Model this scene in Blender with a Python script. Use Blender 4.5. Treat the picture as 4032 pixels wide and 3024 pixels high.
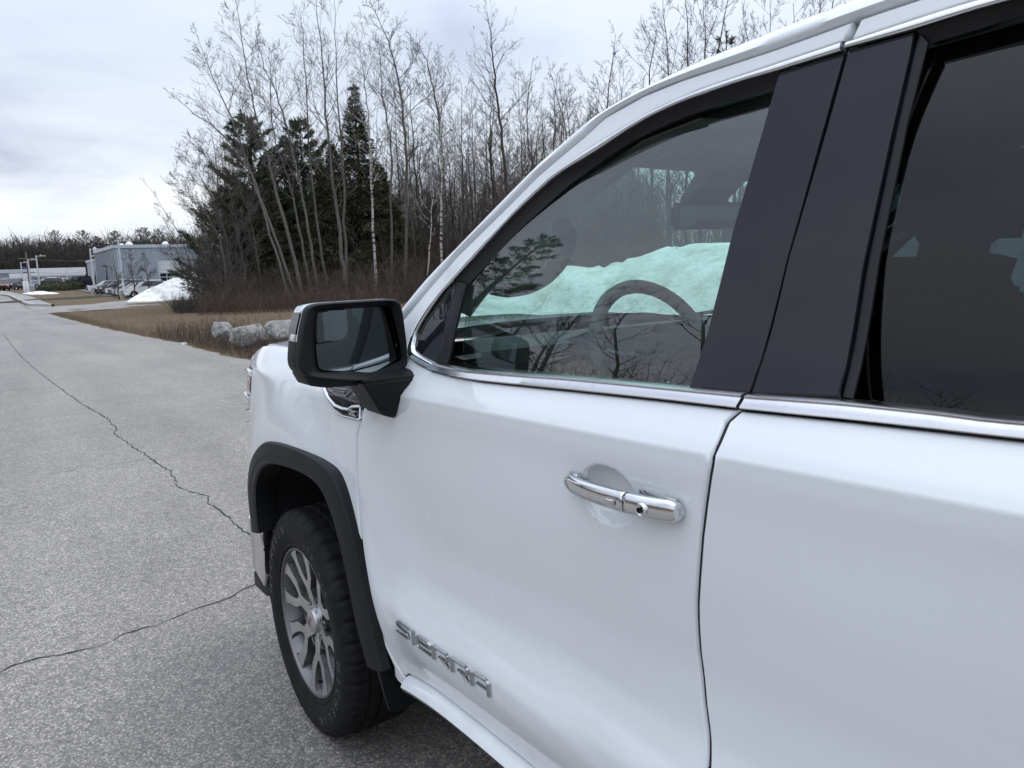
import bpy, bmesh, math, random
import numpy as np
from mathutils import Vector, Matrix, noise
from mathutils.geometry import delaunay_2d_cdt
R = math.radians
random.seed(7)
scene = bpy.context.scene
for o in list(bpy.data.objects):
    bpy.data.objects.remove(o, do_unlink=True)
C = scene.collection

# ------------------------------------------------------------------ camera
# world frame: x runs forward along the truck, y out of its driver side, z up; the front axle is x = 0
W_PX, H_PX, F_PX = 4032.0, 3024.0, 3028.0
CAM = Vector((-2.445, 1.773, 1.545))
YAW, PITCH, ROLL = R(34.53), R(8.456), R(2.079)
fwd = Vector((math.cos(YAW) * math.cos(PITCH), -math.sin(YAW) * math.cos(PITCH), -math.sin(PITCH)))
r0 = Vector((-math.sin(YAW), -math.cos(YAW), 0))
u0 = r0.cross(fwd)
rgt = r0 * math.cos(ROLL) - u0 * math.sin(ROLL)
upv = r0 * math.sin(ROLL) + u0 * math.cos(ROLL)
cd = bpy.data.cameras.new('camera')
cd.sensor_width = 36.0
cd.lens = 36.0 * F_PX / W_PX
cd.clip_start = 0.05
cd.clip_end = 3000
cam = bpy.data.objects.new('camera', cd)
C.objects.link(cam)
cam.matrix_world = Matrix(((rgt.x, upv.x, -fwd.x, CAM.x), (rgt.y, upv.y, -fwd.y, CAM.y), (rgt.z, upv.z, -fwd.z, CAM.z), (0, 0, 0, 1)))
scene.camera = cam

# ------------------------------------------------------------------ sky, sun, exposure
SUN_EL, SUN_AZ = R(58), R(-95)          # azimuth measured from +x towards +y
world = bpy.data.worlds.new('World')
scene.world = world
world.use_nodes = True
wn = world.node_tree
wn.nodes.clear()
def WN(t, **kw):
    n = wn.nodes.new(t)
    for k, v in kw.items():
        setattr(n, k, v)
    return n
def WL(a, b): wn.links.new(a, b)
sky = WN('ShaderNodeTexSky', sky_type='NISHITA', sun_disc=False, sun_elevation=SUN_EL, sun_rotation=R(90) - SUN_AZ)
sky.air_density, sky.dust_density, sky.ozone_density = 1.0, 3.0, 1.0
bg1 = WN('ShaderNodeBackground'); bg1.inputs['Strength'].default_value = 0.08
WL(sky.outputs[0], bg1.inputs[0])
tc = WN('ShaderNodeTexCoord')
sep = WN('ShaderNodeSeparateXYZ'); WL(tc.outputs['Generated'], sep.inputs[0])
# cloud deck: project the view direction on a high plane so that clouds shrink towards the horizon
zc = WN('ShaderNodeMath', operation='MAXIMUM'); WL(sep.outputs['Z'], zc.inputs[0]); zc.inputs[1].default_value = 0.0
za = WN('ShaderNodeMath', operation='ADD'); WL(zc.outputs[0], za.inputs[0]); za.inputs[1].default_value = 0.16
dx = WN('ShaderNodeMath', operation='DIVIDE'); WL(sep.outputs['X'], dx.inputs[0]); WL(za.outputs[0], dx.inputs[1])
dy = WN('ShaderNodeMath', operation='DIVIDE'); WL(sep.outputs['Y'], dy.inputs[0]); WL(za.outputs[0], dy.inputs[1])
cmb = WN('ShaderNodeCombineXYZ'); WL(dx.outputs[0], cmb.inputs[0]); WL(dy.outputs[0], cmb.inputs[1])
def cloud_noise(scale, detail, rough, off, dist=0.0):
    mp = WN('ShaderNodeMapping'); mp.inputs['Location'].default_value = off; WL(cmb.outputs[0], mp.inputs[0])
    n = WN('ShaderNodeTexNoise'); n.inputs['Scale'].default_value = scale; n.inputs['Detail'].default_value = detail
    n.inputs['Roughness'].default_value = rough; n.inputs['Distortion'].default_value = dist
    WL(mp.outputs[0], n.inputs['Vector']); return n
def ramp(fac, stops):
    r = WN('ShaderNodeValToRGB'); e = r.color_ramp.elements
    while len(e) < len(stops): e.new(0.5)
    for i, (p, c) in enumerate(stops):
        e[i].position = p; e[i].color = (*c, 1)
    WL(fac, r.inputs[0]); return r
nA = cloud_noise(0.75, 8, 0.5, (3.1, 1.7, 0.0), 0.5)
nB = cloud_noise(1.7, 9, 0.58, (7.3, -2.2, 2.0), 0.4)
mixn = WN('ShaderNodeMath', operation='MULTIPLY_ADD'); WL(nA.outputs[0], mixn.inputs[0]); mixn.inputs[1].default_value = 0.76
sc2 = WN('ShaderNodeMath', operation='MULTIPLY'); WL(nB.outputs[0], sc2.inputs[0]); sc2.inputs[1].default_value = 0.26
WL(sc2.outputs[0], mixn.inputs[2])
ccol = ramp(mixn.outputs[0], [(0.36, (0.42, 0.47, 0.60)), (0.45, (0.54, 0.60, 0.72)), (0.52, (0.625, 0.69, 0.79)), (0.60, (0.69, 0.745, 0.825))])
# an overcast dome is brighter towards the zenith (CIE overcast sky), with a paler band low on the horizon
grad = ramp(sep.outputs['Z'], [(0.0, (0.86, 0.86, 0.86)), (0.035, (0.98, 0.95, 0.91)), (0.085, (1.07, 1.02, 0.95)), (0.15, (0.94, 0.92, 0.90)), (0.26, (0.85, 0.86, 0.88)), (0.50, (1.12, 1.12, 1.12)), (1.0, (1.95, 1.95, 1.95))])
mul = WN('ShaderNodeMix', data_type='RGBA', blend_type='MULTIPLY'); mul.inputs[0].default_value = 1.0
WL(ccol.outputs[0], mul.inputs[6]); WL(grad.outputs[0], mul.inputs[7])
bg2 = WN('ShaderNodeBackground'); bg2.inputs['Strength'].default_value = 1.1
WL(mul.outputs[2], bg2.inputs[0])
mx = WN('ShaderNodeMixShader'); mx.inputs[0].default_value = 0.93
WL(bg1.outputs[0], mx.inputs[1]); WL(bg2.outputs[0], mx.inputs[2])
wo = WN('ShaderNodeOutputWorld'); WL(mx.outputs[0], wo.inputs[0])

sd = bpy.data.lights.new('sun', 'SUN')
sd.energy = 0.7
sd.angle = R(30)
sd.color = (1.0, 0.97, 0.92)
sun = bpy.data.objects.new('sun', sd)
C.objects.link(sun)
sv = Vector((math.cos(SUN_EL) * math.cos(SUN_AZ), math.cos(SUN_EL) * math.sin(SUN_AZ), math.sin(SUN_EL)))
sun.rotation_euler = sv.to_track_quat('Z', 'Y').to_euler()
sun.location = sv * 60

vs = scene.view_settings
scene.display_settings.display_device = 'sRGB'
vs.view_transform = 'Standard'
vs.look = 'None'
vs.exposure = 0.42
vs.gamma = 1.0
vs.use_curve_mapping = False
scene.render.engine = 'CYCLES'
scene.cycles.use_denoising = True
scene.cycles.max_bounces = 8
scene.cycles.transparent_max_bounces = 24
scene.cycles.sample_clamp_indirect = 6.0
scene.cycles.caustics_reflective = False
scene.cycles.caustics_refractive = False
scene.render.film_transparent = False
scene.cycles.sampling_pattern = 'TABULATED_SOBOL'
# ------------------------------------------------------------------ pixel helpers (photo pixel -> direction -> place)
def ray(px, py):
    return (fwd * F_PX + rgt * (px - W_PX / 2) - upv * (py - H_PX / 2)).normalized()
def on_ground(px, py, z=0.0):
    d = ray(px, py); return CAM + d * ((z - CAM.z) / d.z)
def on_y(px, py, y):
    d = ray(px, py); return CAM + d * ((y - CAM.y) / d.y)
def on_x(px, py, x):
    d = ray(px, py); return CAM + d * ((x - CAM.x) / d.x)
def on_surf(px, py, yfun):
    """meet the surface y = yfun(x, z)"""
    d = ray(px, py); lo, hi = 0.55, 1.25
    for _ in range(40):
        y = 0.5 * (lo + hi); Q = CAM + d * ((y - CAM.y) / d.y)
        if yfun(Q.x, Q.z) > y: lo = y
        else: hi = y
    return CAM + d * ((y - CAM.y) / d.y)
def on_plane(px, py, p0, n):
    d = ray(px, py); return CAM + d * ((p0 - CAM).dot(n) / d.dot(n))

# ------------------------------------------------------------------ object helpers
def tag(o, label=None, cat=None, group=None, kind=None):
    if label: o['label'] = label
    if cat: o['category'] = cat
    if group: o['group'] = group
    if kind: o['kind'] = kind
    return o
def thing(name, label, cat, loc=(0, 0, 0), rz=0.0, group=None):
    o = bpy.data.objects.new(name, None)
    C.objects.link(o); o.location = loc; o.rotation_euler = (0, 0, rz)
    o.empty_display_size = 0.3
    return tag(o, label, cat, group)
def link(name, me, mat=None, parent=None):
    o = bpy.data.objects.new(name, me)
    C.objects.link(o)
    if mat is not None:
        me.materials.clear(); me.materials.append(mat)
    if parent is not None: o.parent = parent
    return o
def mesh(name, verts, faces, mat=None, parent=None, smooth=False, angle=None):
    me = bpy.data.meshes.new(name)
    me.from_pydata([tuple(v) for v in verts], [], faces)
    me.update()
    if smooth:
        me.polygons.foreach_set('use_smooth', [True] * len(me.polygons))
        if angle is not None: me.set_sharp_from_angle(angle=R(angle))
    return link(name, me, mat, parent)
def bm_obj(name, bm, mat=None, parent=None, smooth=False, angle=35, recalc=True):
    if recalc: bmesh.ops.recalc_face_normals(bm, faces=bm.faces[:])
    me = bpy.data.meshes.new(name)
    bm.to_mesh(me); bm.free()
    if smooth:
        me.polygons.foreach_set('use_smooth', [True] * len(me.polygons))
        if angle is not None: me.set_sharp_from_angle(angle=R(angle))
    return link(name, me, mat, parent)
def add_box(bm, c, s, rz=0.0, m=None):
    """box centred at c with full sizes s"""
    vs_ = []
    for sx in (-.5, .5):
        for sy in (-.5, .5):
            for sz in (-.5, .5):
                v = Vector((sx * s[0], sy * s[1], sz * s[2]))
                if rz: v.rotate(Matrix.Rotation(rz, 3, 'Z'))
                if m is not None: v = m @ v
                vs_.append(bm.verts.new(v + Vector(c)))
    for f in ((0, 1, 3, 2), (4, 6, 7, 5), (0, 4, 5, 1), (2, 3, 7, 6), (0, 2, 6, 4), (1, 5, 7, 3)):
        bm.faces.new([vs_[i] for i in f])
    return vs_
def box(name, c, s, mat, parent=None, bevel=0.0, rz=0.0, seg=2):
    bm = bmesh.new(); add_box(bm, c, s, rz)
    if bevel: bmesh.ops.bevel(bm, geom=bm.edges[:], offset=bevel, segments=seg, affect='EDGES', profile=0.6)
    return bm_obj(name, bm, mat, parent, smooth=bevel > 0, angle=40)
def add_tube(bm, pts, rad, n=8, cap=True, flat=1.0):
    """tube along points; rad is a number or a list"""
    pts = [Vector(p) for p in pts]
    rads = rad if isinstance(rad, (list, tuple)) else [rad] * len(pts)
    rings = []; ref = None
    for i, p in enumerate(pts):
        t = (pts[min(i + 1, len(pts) - 1)] - pts[max(i - 1, 0)])
        if t.length < 1e-9: t = Vector((0, 0, 1))
        t.normalize()
        if ref is None:
            ref = Vector((0, 0, 1)) if abs(t.z) < 0.9 else Vector((1, 0, 0))
        a = t.cross(ref); a.normalize(); b = a.cross(t); ref = b
        rings.append([bm.verts.new(p + (a * math.cos(2 * math.pi * k / n) + b * flat * math.sin(2 * math.pi * k / n)) * rads[i]) for k in range(n)])
    for i in range(len(rings) - 1):
        for k in range(n):
            bm.faces.new((rings[i][k], rings[i][(k + 1) % n], rings[i + 1][(k + 1) % n], rings[i + 1][k]))
    if cap:
        bm.faces.new(rings[0][::-1]); bm.faces.new(rings[-1])
    return rings
def tube(name, pts, rad, mat, parent=None, n=8, flat=1.0):
    bm = bmesh.new(); add_tube(bm, pts, rad, n, True, flat)
    return bm_obj(name, bm, mat, parent, smooth=True, angle=50)
def add_prism(bm, poly, off):
    """polygon (list of 3D points) extruded by the vector off"""
    off = Vector(off)
    a = [bm.verts.new(Vector(p)) for p in poly]; b = [bm.verts.new(Vector(p) + off) for p in poly]
    n = len(poly)
    bm.faces.new(a); bm.faces.new(b[::-1])
    for i in range(n): bm.faces.new((a[i], b[i], b[(i + 1) % n], a[(i + 1) % n]))
    return a, b
def prism(name, poly, off, mat, parent=None, bevel=0.0, seg=2, angle=35):
    bm = bmesh.new(); add_prism(bm, poly, off)
    if bevel: bmesh.ops.bevel(bm, geom=bm.edges[:], offset=bevel, segments=seg, affect='EDGES', profile=0.6, clamp_overlap=True)
    return bm_obj(name, bm, mat, parent, smooth=bevel > 0, angle=angle)
def add_lathe(bm, prof, n=48, axis='y', c=(0, 0, 0), closed=False):
    """profile list of (radius, along axis) turned round the axis"""
    c = Vector(c); rings = []
    for (r_, h_) in prof:
        ring = []
        for k in range(n):
            a = 2 * math.pi * k / n
            if axis == 'y': v = Vector((r_ * math.cos(a), h_, r_ * math.sin(a)))
            elif axis == 'x': v = Vector((h_, r_ * math.cos(a), r_ * math.sin(a)))
            else: v = Vector((r_ * math.cos(a), r_ * math.sin(a), h_))
            ring.append(bm.verts.new(v + c))
        rings.append(ring)
    m_ = len(rings)
    for i in range(m_ if closed else m_ - 1):
        for k in range(n):
            bm.faces.new((rings[i][k], rings[i][(k + 1) % n], rings[(i + 1) % m_][(k + 1) % n], rings[(i + 1) % m_][k]))
    return rings
def lathe(name, prof, mat, parent=None, n=48, axis='y', c=(0, 0, 0), angle=40, closed=False):
    bm = bmesh.new(); add_lathe(bm, prof, n, axis, c, closed)
    return bm_obj(name, bm, mat, parent, smooth=True, angle=angle)
def copy_tree(o, parent=None, loc=None, rz=None, label=None, group=None, scale=None):
    c = o.copy(); C.objects.link(c); c.parent = parent
    if loc is not None: c.location = loc
    if rz is not None: c.rotation_euler = (0, 0, rz)
    if scale is not None: c.scale = scale if hasattr(scale, '__len__') else (scale,) * 3
    if label: c['label'] = label
    if group: c['group'] = group
    for ch in o.children: copy_tree(ch, c)
    return c
def smoothstep(a, b, x):
    t = min(max((x - a) / (b - a), 0.0), 1.0); return t * t * (3 - 2 * t)
def lerp(a, b, t): return a + (b - a) * t
def curve1(pts):
    """monotone cubic through (t, v) points, ascending t"""
    xs = [p[0] for p in pts]; ys = [p[1] for p in pts]; n = len(xs)
    h = [xs[i + 1] - xs[i] for i in range(n - 1)]; d = [(ys[i + 1] - ys[i]) / h[i] for i in range(n - 1)]
    m = [0] * n; m[0] = d[0]; m[-1] = d[-1]
    for i in range(1, n - 1):
        m[i] = 0 if d[i - 1] * d[i] <= 0 else 3 * (h[i - 1] + h[i]) / ((2 * h[i] + h[i - 1]) / d[i - 1] + (h[i] + 2 * h[i - 1]) / d[i])
    def f(x):
        if x <= xs[0]: return ys[0] + m[0] * (x - xs[0])
        if x >= xs[-1]: return ys[-1] + m[-1] * (x - xs[-1])
        i = 0
        while x > xs[i + 1]: i += 1
        t = (x - xs[i]) / h[i]
        return (1 + 2 * t) * (1 - t) ** 2 * ys[i] + t * (1 - t) ** 2 * h[i] * m[i] + t * t * (3 - 2 * t) * ys[i + 1] + t * t * (t - 1) * h[i] * m[i + 1]
    return f
def catmull(pts, per=6, closed=False):
    """smooth curve through points of any dimension"""
    P = [np.array(p, float) for p in pts]; n = len(P); out = []
    rng = range(n) if closed else range(n - 1)
    for i in rng:
        p1, p2 = P[i], P[(i + 1) % n]
        p0 = P[(i - 1) % n] if (closed or i > 0) else 2 * p1 - p2
        p3 = P[(i + 2) % n] if (closed or i < n - 2) else 2 * p2 - p1
        for k in range(per):
            t = k / per
            out.append(0.5 * (2 * p1 + (p2 - p0) * t + (2 * p0 - 5 * p1 + 4 * p2 - p3) * t * t + (3 * p1 - p0 - 3 * p2 + p3) * t ** 3))
    if not closed: out.append(P[-1])
    return [tuple(p) for p in out]
def resample(poly, d, closed=True):
    P = [np.array(p, float) for p in poly]
    if closed: P.append(P[0])
    out = []
    for a, b in zip(P[:-1], P[1:]):
        L = np.linalg.norm(b - a); k = max(1, int(round(L / d)))
        for j in range(k): out.append(tuple(a + (b - a) * j / k))
    if not closed: out.append(tuple(P[-1]))
    return out
def round_corners(poly, rad, n=5):
    """round the corners of a closed 2D polygon; rad may be a list"""
    out = []; m = len(poly)
    for i in range(m):
        r_ = rad[i] if isinstance(rad, (list, tuple)) else rad
        p = np.array(poly[i], float); a = np.array(poly[i - 1], float); b = np.array(poly[(i + 1) % m], float)
        if r_ <= 0: out.append(tuple(p)); continue
        la, lb = np.linalg.norm(a - p), np.linalg.norm(b - p)
        t = min(r_, la * 0.48, lb * 0.48)
        s, e = p + (a - p) / la * t, p + (b - p) / lb * t
        for k in range(n + 1):
            q = k / n; out.append(tuple((1 - q) ** 2 * s + 2 * q * (1 - q) * p + q * q * e))
    return out
def area2(poly):
    return 0.5 * sum(poly[i][0] * poly[(i + 1) % len(poly)][1] - poly[(i + 1) % len(poly)][0] * poly[i][1] for i in range(len(poly)))
def inset2(poly, d):
    """inset a counter-clockwise polygon by d (mitred)"""
    out = []; m = len(poly)
    for i in range(m):
        a, p, b = (np.array(poly[(i + k) % m], float) for k in (-1, 0, 1))
        e1 = p - a; e2 = b - p
        e1 /= max(np.linalg.norm(e1), 1e-9); e2 /= max(np.linalg.norm(e2), 1e-9)
        n1 = np.array((-e1[1], e1[0])); n2 = np.array((-e2[1], e2[0]))
        nn = n1 + n2; L = np.linalg.norm(nn)
        if L < 1e-6: nn = n1
        else: nn = nn / L / max(0.5, L / 2)
        out.append(tuple(p + nn * d))
    return out
def in_poly(x, y, poly):
    c = False; j = len(poly) - 1
    for i in range(len(poly)):
        if (poly[i][1] > y) != (poly[j][1] > y) and x < (poly[j][0] - poly[i][0]) * (y - poly[i][1]) / (poly[j][1] - poly[i][1]) + poly[i][0]: c = not c
        j = i
    return c
def skin_panel(name, outline, fmap, mat, parent=None, step=0.03, edge=0.004, depth=0.02, extra=None, flip=False, edge_step=None):
    """a sheet-metal panel: outline in (u, v), surface fmap(u, v) -> xyz, rolled edge and a flange turned inwards"""
    if area2(outline) < 0: outline = outline[::-1]
    outline = resample(outline, edge_step or step)
    ring = inset2(outline, edge)
    us = [p[0] for p in ring]; vs_ = [p[1] for p in ring]
    pts = [Vector(p) for p in ring]
    seg = np.array(ring); seg2 = np.roll(seg, -1, 0)
    def far(u, v, d):
        w = seg2 - seg; q = np.array((u, v)) - seg
        t = np.clip((q * w).sum(1) / np.maximum((w * w).sum(1), 1e-12), 0, 1)
        return ((q - w * t[:, None]) ** 2).sum(1).min() > d * d
    nu = int((max(us) - min(us)) / step) + 1; nv = int((max(vs_) - min(vs_)) / step) + 1
    for i in range(nu + 1):
        for j in range(nv + 1):
            u = min(us) + i * step + (0.5 * step if j % 2 else 0); v = min(vs_) + j * step
            if in_poly(u, v, ring) and far(u, v, step * 0.45): pts.append(Vector((u, v)))
    if extra:
        for (u, v) in extra:
            if in_poly(u, v, ring) and far(u, v, 0.004): pts.append(Vector((u, v)))
    n = len(ring)
    co, _, fc, ov, _, _ = delaunay_2d_cdt(pts, [(i, (i + 1) % n) for i in range(n)], [list(range(n))], 1, 1e-6)
    back = {}
    for i, l in enumerate(ov):
        for k in l: back[k] = i
    def nrm(u, v):
        e = 0.002
        a = Vector(fmap(u + e, v)) - Vector(fmap(u - e, v)); b = Vector(fmap(u, v + e)) - Vector(fmap(u, v - e))
        k = a.cross(b); k.normalize(); return -k if flip else k
    V = [Vector(fmap(p.x, p.y)) for p in co]; N = [nrm(p.x, p.y) for p in co]
    faces = [list(f)[::-1] if flip else list(f) for f in fc]
    b0 = len(V)
    rn = [nrm(*p) for p in ring]
    for i in range(n):
        a = Vector(fmap(*outline[i])); out = (a - Vector(fmap(*ring[i]))).normalized()
        V.append(a - rn[i] * edge * 0.8); N.append((rn[i] * 0.45 + out).normalized())
    b1 = len(V)
    for i in range(n):
        a = Vector(fmap(*outline[i])); out = (a - Vector(fmap(*ring[i]))).normalized()
        V.append(a - rn[i] * depth); N.append(out)
    for i in range(n):
        j = (i + 1) % n
        if i not in back or j not in back: continue
        for q in ([back[i], b0 + i, b0 + j, back[j]], [b0 + i, b1 + i, b1 + j, b0 + j]):
            faces.append(q if flip else q[::-1] if False else q)
    me = bpy.data.meshes.new(name)
    me.from_pydata([tuple(v) for v in V], [], faces)
    me.update()
    bad = [f.index for f in me.polygons if f.normal.dot(N[f.vertices[0]] + N[f.vertices[1]] + N[f.vertices[2]]) < 0]
    if bad:
        bm = bmesh.new(); bm.from_mesh(me); bm.faces.ensure_lookup_table()
        bmesh.ops.reverse_faces(bm, faces=[bm.faces[i] for i in bad]); bm.to_mesh(me); bm.free()
    me.polygons.foreach_set('use_smooth', [True] * len(me.polygons))
    try: me.normals_split_custom_set_from_vertices([tuple(k) for k in N])
    except Exception: pass
    return link(name, me, mat, parent)

# ------------------------------------------------------------------ material helpers
class NT:
    def __init__(s, name):
        s.m = bpy.data.materials.new(name); s.m.use_nodes = True
        s.t = s.m.node_tree; s.t.nodes.clear()
        s.out = s.t.nodes.new('ShaderNodeOutputMaterial')
    def n(s, typ, ins=None, **kw):
        k = s.t.nodes.new(typ)
        for a, v in kw.items(): setattr(k, a, v)
        for a, v in (ins or {}).items(): s.set(k.inputs[a], v)
        return k
    def set(s, inp, v):
        if isinstance(v, bpy.types.NodeSocket): s.t.links.new(v, inp)
        elif isinstance(v, bpy.types.Node): s.t.links.new(v.outputs[0], inp)
        else: inp.default_value = v
    def ramp(s, fac, stops, interp='LINEAR'):
        r = s.n('ShaderNodeValToRGB'); r.color_ramp.interpolation = interp; e = r.color_ramp.elements
        while len(e) < len(stops): e.new(0.5)
        for i, (p, c) in enumerate(stops):
            e[i].position = p; e[i].color = (*c, 1) if len(c) == 3 else c
        s.set(r.inputs[0], fac); return r
    def noise(s, scale, detail=4, rough=0.5, vec=None, dist=0.0):
        k = s.n('ShaderNodeTexNoise', {'Scale': scale, 'Detail': detail, 'Roughness': rough, 'Distortion': dist})
        if vec is not None: s.set(k.inputs['Vector'], vec)
        return k
    def mix(s, fac, a, b, blend='MIX'):
        k = s.n('ShaderNodeMix', data_type='RGBA', blend_type=blend)
        for i, v in ((0, fac), (6, a), (7, b)):
            if isinstance(v, tuple) and len(v) == 3: v = (*v, 1)
            s.set(k.inputs[i], v)
        return k.outputs[2]
    def math(s, op, a, b=0.0, c=0.0):
        k = s.n('ShaderNodeMath', operation=op)
        for i, v in enumerate((a, b, c)): s.set(k.inputs[i], v)
        return k.outputs[0]
    def bump(s, h, strength=0.3, dist=0.01):
        return s.n('ShaderNodeBump', {'Height': h, 'Strength': strength, 'Distance': dist}).outputs[0]
    def bsdf(s, **ins):
        k = s.n('ShaderNodeBsdfPrincipled')
        for a, v in ins.items():
            a = a.replace('_', ' ')
            if isinstance(v, tuple) and len(v) == 3 and 'Color' in a or a == 'Specular Tint': v = (*v, 1)
            s.set(k.inputs[a], v)
        s.set(s.out.inputs[0], k); return k
def obj_coord(t): return t.n('ShaderNodeTexCoord').outputs['Object']
def pos_coord(t): return t.n('ShaderNodeNewGeometry').outputs['Position']
def simple(name, col, rough=0.5, metal=0.0, var=0.12, scale=6.0, bump=0.0, bscale=200.0, coat=0.0, spec=0.5, world=True):
    t = NT(name)
    co = pos_coord(t) if world else obj_coord(t)
    n = t.noise(scale, 5, 0.6, co)
    lo = tuple(c * (1 - var) for c in col); hi = tuple(min(1, c * (1 + var)) for c in col)
    cr = t.ramp(n, [(0.3, lo), (0.7, hi)])
    rr = t.n('ShaderNodeMapRange', {0: n.outputs[0], 1: 0.3, 2: 0.7, 3: max(0, rough - 0.05), 4: min(1, rough + 0.05)})
    kw = dict(Base_Color=cr.outputs[0], Roughness=rr.outputs[0], Metallic=metal, Coat_Weight=coat, Coat_Roughness=0.03, Specular_IOR_Level=spec)
    if bump: kw['Normal'] = t.bump(t.noise(bscale, 3, 0.6, co).outputs[0], bump, 0.004)
    t.bsdf(**kw)
    return t.m
# ------------------------------------------------------------------ materials
def mat_paint():
    t = NT('white_paint'); co = pos_coord(t)
    dirt = t.noise(9, 6, 0.65, co); film = t.noise(2.2, 4, 0.6, co)
    sep = t.n('ShaderNodeSeparateXYZ', {0: co})
    low = t.n('ShaderNodeMapRange', {0: sep.outputs[2], 1: 0.85, 2: 0.45, 3: 0.0, 4: 0.30}).outputs[0]
    road = t.math('MULTIPLY', low, t.ramp(dirt, [(0.35, (0, 0, 0)), (0.7, (1, 1, 1))]).outputs[0])
    c0 = t.mix(t.ramp(film, [(0.4, (0, 0, 0)), (0.7, (1, 1, 1))]).outputs[0], (0.79, 0.815, 0.84), (0.775, 0.795, 0.815))
    c1 = t.mix(road, c0, (0.50, 0.47, 0.43))
    c2 = c1
    ro = t.n('ShaderNodeMapRange', {0: dirt.outputs[0], 1: 0.3, 2: 0.75, 3: 0.18, 4: 0.30}).outputs[0]
    t.bsdf(Base_Color=c2, Roughness=ro, Coat_Weight=1.0, Coat_Roughness=t.math('MULTIPLY_ADD', road, 0.4, 0.015), IOR=1.5, Specular_IOR_Level=0.35)
    return t.m
def mat_chrome(name='chrome', rough=0.06, col=(0.78, 0.79, 0.81)):
    t = NT(name); co = pos_coord(t)
    n = t.noise(14, 5, 0.6, co)
    r = t.n('ShaderNodeMapRange', {0: n.outputs[0], 1: 0.35, 2: 0.75, 3: rough, 4: rough + 0.12}).outputs[0]
    c = t.mix(t.ramp(t.noise(30, 4, 0.6, co), [(0.5, (0, 0, 0)), (0.75, (1, 1, 1))]).outputs[0], col, tuple(k * 0.88 for k in col))
    t.bsdf(Base_Color=c, Metallic=1.0, Roughness=r)
    return t.m
def mat_glass(name, tint, ior=1.52, dust=0.02):
    t = NT(name)
    tr = t.n('ShaderNodeBsdfTransparent', {'Color': (*tint, 1)})
    gl = t.n('ShaderNodeBsdfGlossy', {'Color': (1, 1, 1, 1), 'Roughness': 0.0})
    ge = t.n('ShaderNodeNewGeometry'); dt = t.n('ShaderNodeVectorMath', {0: ge.outputs['Incoming'], 1: ge.outputs['Normal']}, operation='DOT_PRODUCT')
    c5 = t.math('POWER', t.math('SUBTRACT', 1.0, t.math('ABSOLUTE', dt.outputs['Value'])), 5.0)
    f0 = 2 * ((ior - 1) / (ior + 1)) ** 2                      # both faces of the pane
    fr = t.math('MULTIPLY_ADD', c5, 1 - f0, f0)
    m1 = t.n('ShaderNodeMixShader', {0: fr, 1: tr.outputs[0], 2: gl.outputs[0]})
    df = t.n('ShaderNodeBsdfDiffuse', {'Color': (0.6, 0.6, 0.58, 1)})
    dn = t.noise(7, 6, 0.7, pos_coord(t))
    fac = t.n('ShaderNodeMapRange', {0: dn.outputs[0], 1: 0.35, 2: 0.8, 3: dust * 0.3, 4: dust}).outputs[0]
    m2 = t.n('ShaderNodeMixShader', {0: fac, 1: m1.outputs[0], 2: df.outputs[0]})
    t.set(t.out.inputs[0], m2); return t.m
def mat_gloss_black():
    t = NT('gloss_black'); n = t.noise(40, 4, 0.6, pos_coord(t))
    r = t.n('ShaderNodeMapRange', {0: n.outputs[0], 1: 0.4, 2: 0.8, 3: 0.0, 4: 0.05}).outputs[0]
    t.bsdf(Base_Color=(0.012, 0.012, 0.016), Roughness=r, IOR=1.42, Specular_IOR_Level=0.5); return t.m
def mat_tyre():
    t = NT('tyre_rubber'); co = pos_coord(t); n = t.noise(20, 6, 0.65, co)
    c = t.ramp(n, [(0.35, (0.007, 0.007, 0.008)), (0.7, (0.017, 0.0165, 0.016))])
    t.bsdf(Base_Color=c.outputs[0], Roughness=0.72, Specular_IOR_Level=0.22, Normal=t.bump(t.noise(400, 2, 0.5, co).outputs[0], 0.15, 0.002)); return t.m
def mat_wheel_metal(name, col, rough):
    t = NT(name); co = pos_coord(t); n = t.noise(60, 5, 0.65, co)
    c = t.ramp(n, [(0.35, tuple(k * 0.93 for k in col)), (0.65, col)])
    t.bsdf(Base_Color=c.outputs[0], Metallic=1.0, Roughness=t.n('ShaderNodeMapRange', {0: n.outputs[0], 1: 0.3, 2: 0.7, 3: rough, 4: rough + 0.12}).outputs[0]); return t.m
def mat_plastic(name, col, rough, tex=0.12, sc=900):
    t = NT(name); co = pos_coord(t); n = t.noise(18, 5, 0.65, co)
    c = t.ramp(n, [(0.35, tuple(k * 0.85 for k in col)), (0.7, tuple(k * 1.15 for k in col))])
    t.bsdf(Base_Color=c.outputs[0], Roughness=t.n('ShaderNodeMapRange', {0: n.outputs[0], 1: 0.3, 2: 0.7, 3: rough - 0.06, 4: rough + 0.06}).outputs[0], Specular_IOR_Level=0.28, Normal=t.bump(t.noise(sc, 2, 0.5, co).outputs[0], tex, 0.001)); return t.m
M = {}
M['paint'] = mat_paint()
M['chrome'] = mat_chrome()
M['satin'] = mat_chrome('belt_chrome', 0.17, (0.72, 0.71, 0.72))
M['gloss_black'] = mat_gloss_black()
M['black'] = mat_plastic('black_trim', (0.008, 0.009, 0.0105), 0.55)
M['seal'] = mat_plastic('rubber_seal', (0.010, 0.010, 0.012), 0.42)
M['cavity'] = simple('dark_cavity', (0.008, 0.008, 0.009), 0.9)
M['glass'] = mat_glass('green_side_glass', (0.65, 0.84, 0.775), 1.62)
M['windshield'] = mat_glass('windshield_glass', (0.69, 0.88, 0.815), 1.5)
M['privacy'] = mat_glass('dark_privacy_glass', (0.042, 0.060, 0.070), 1.29, 0.003)
M['tyre'] = mat_tyre()
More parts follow.
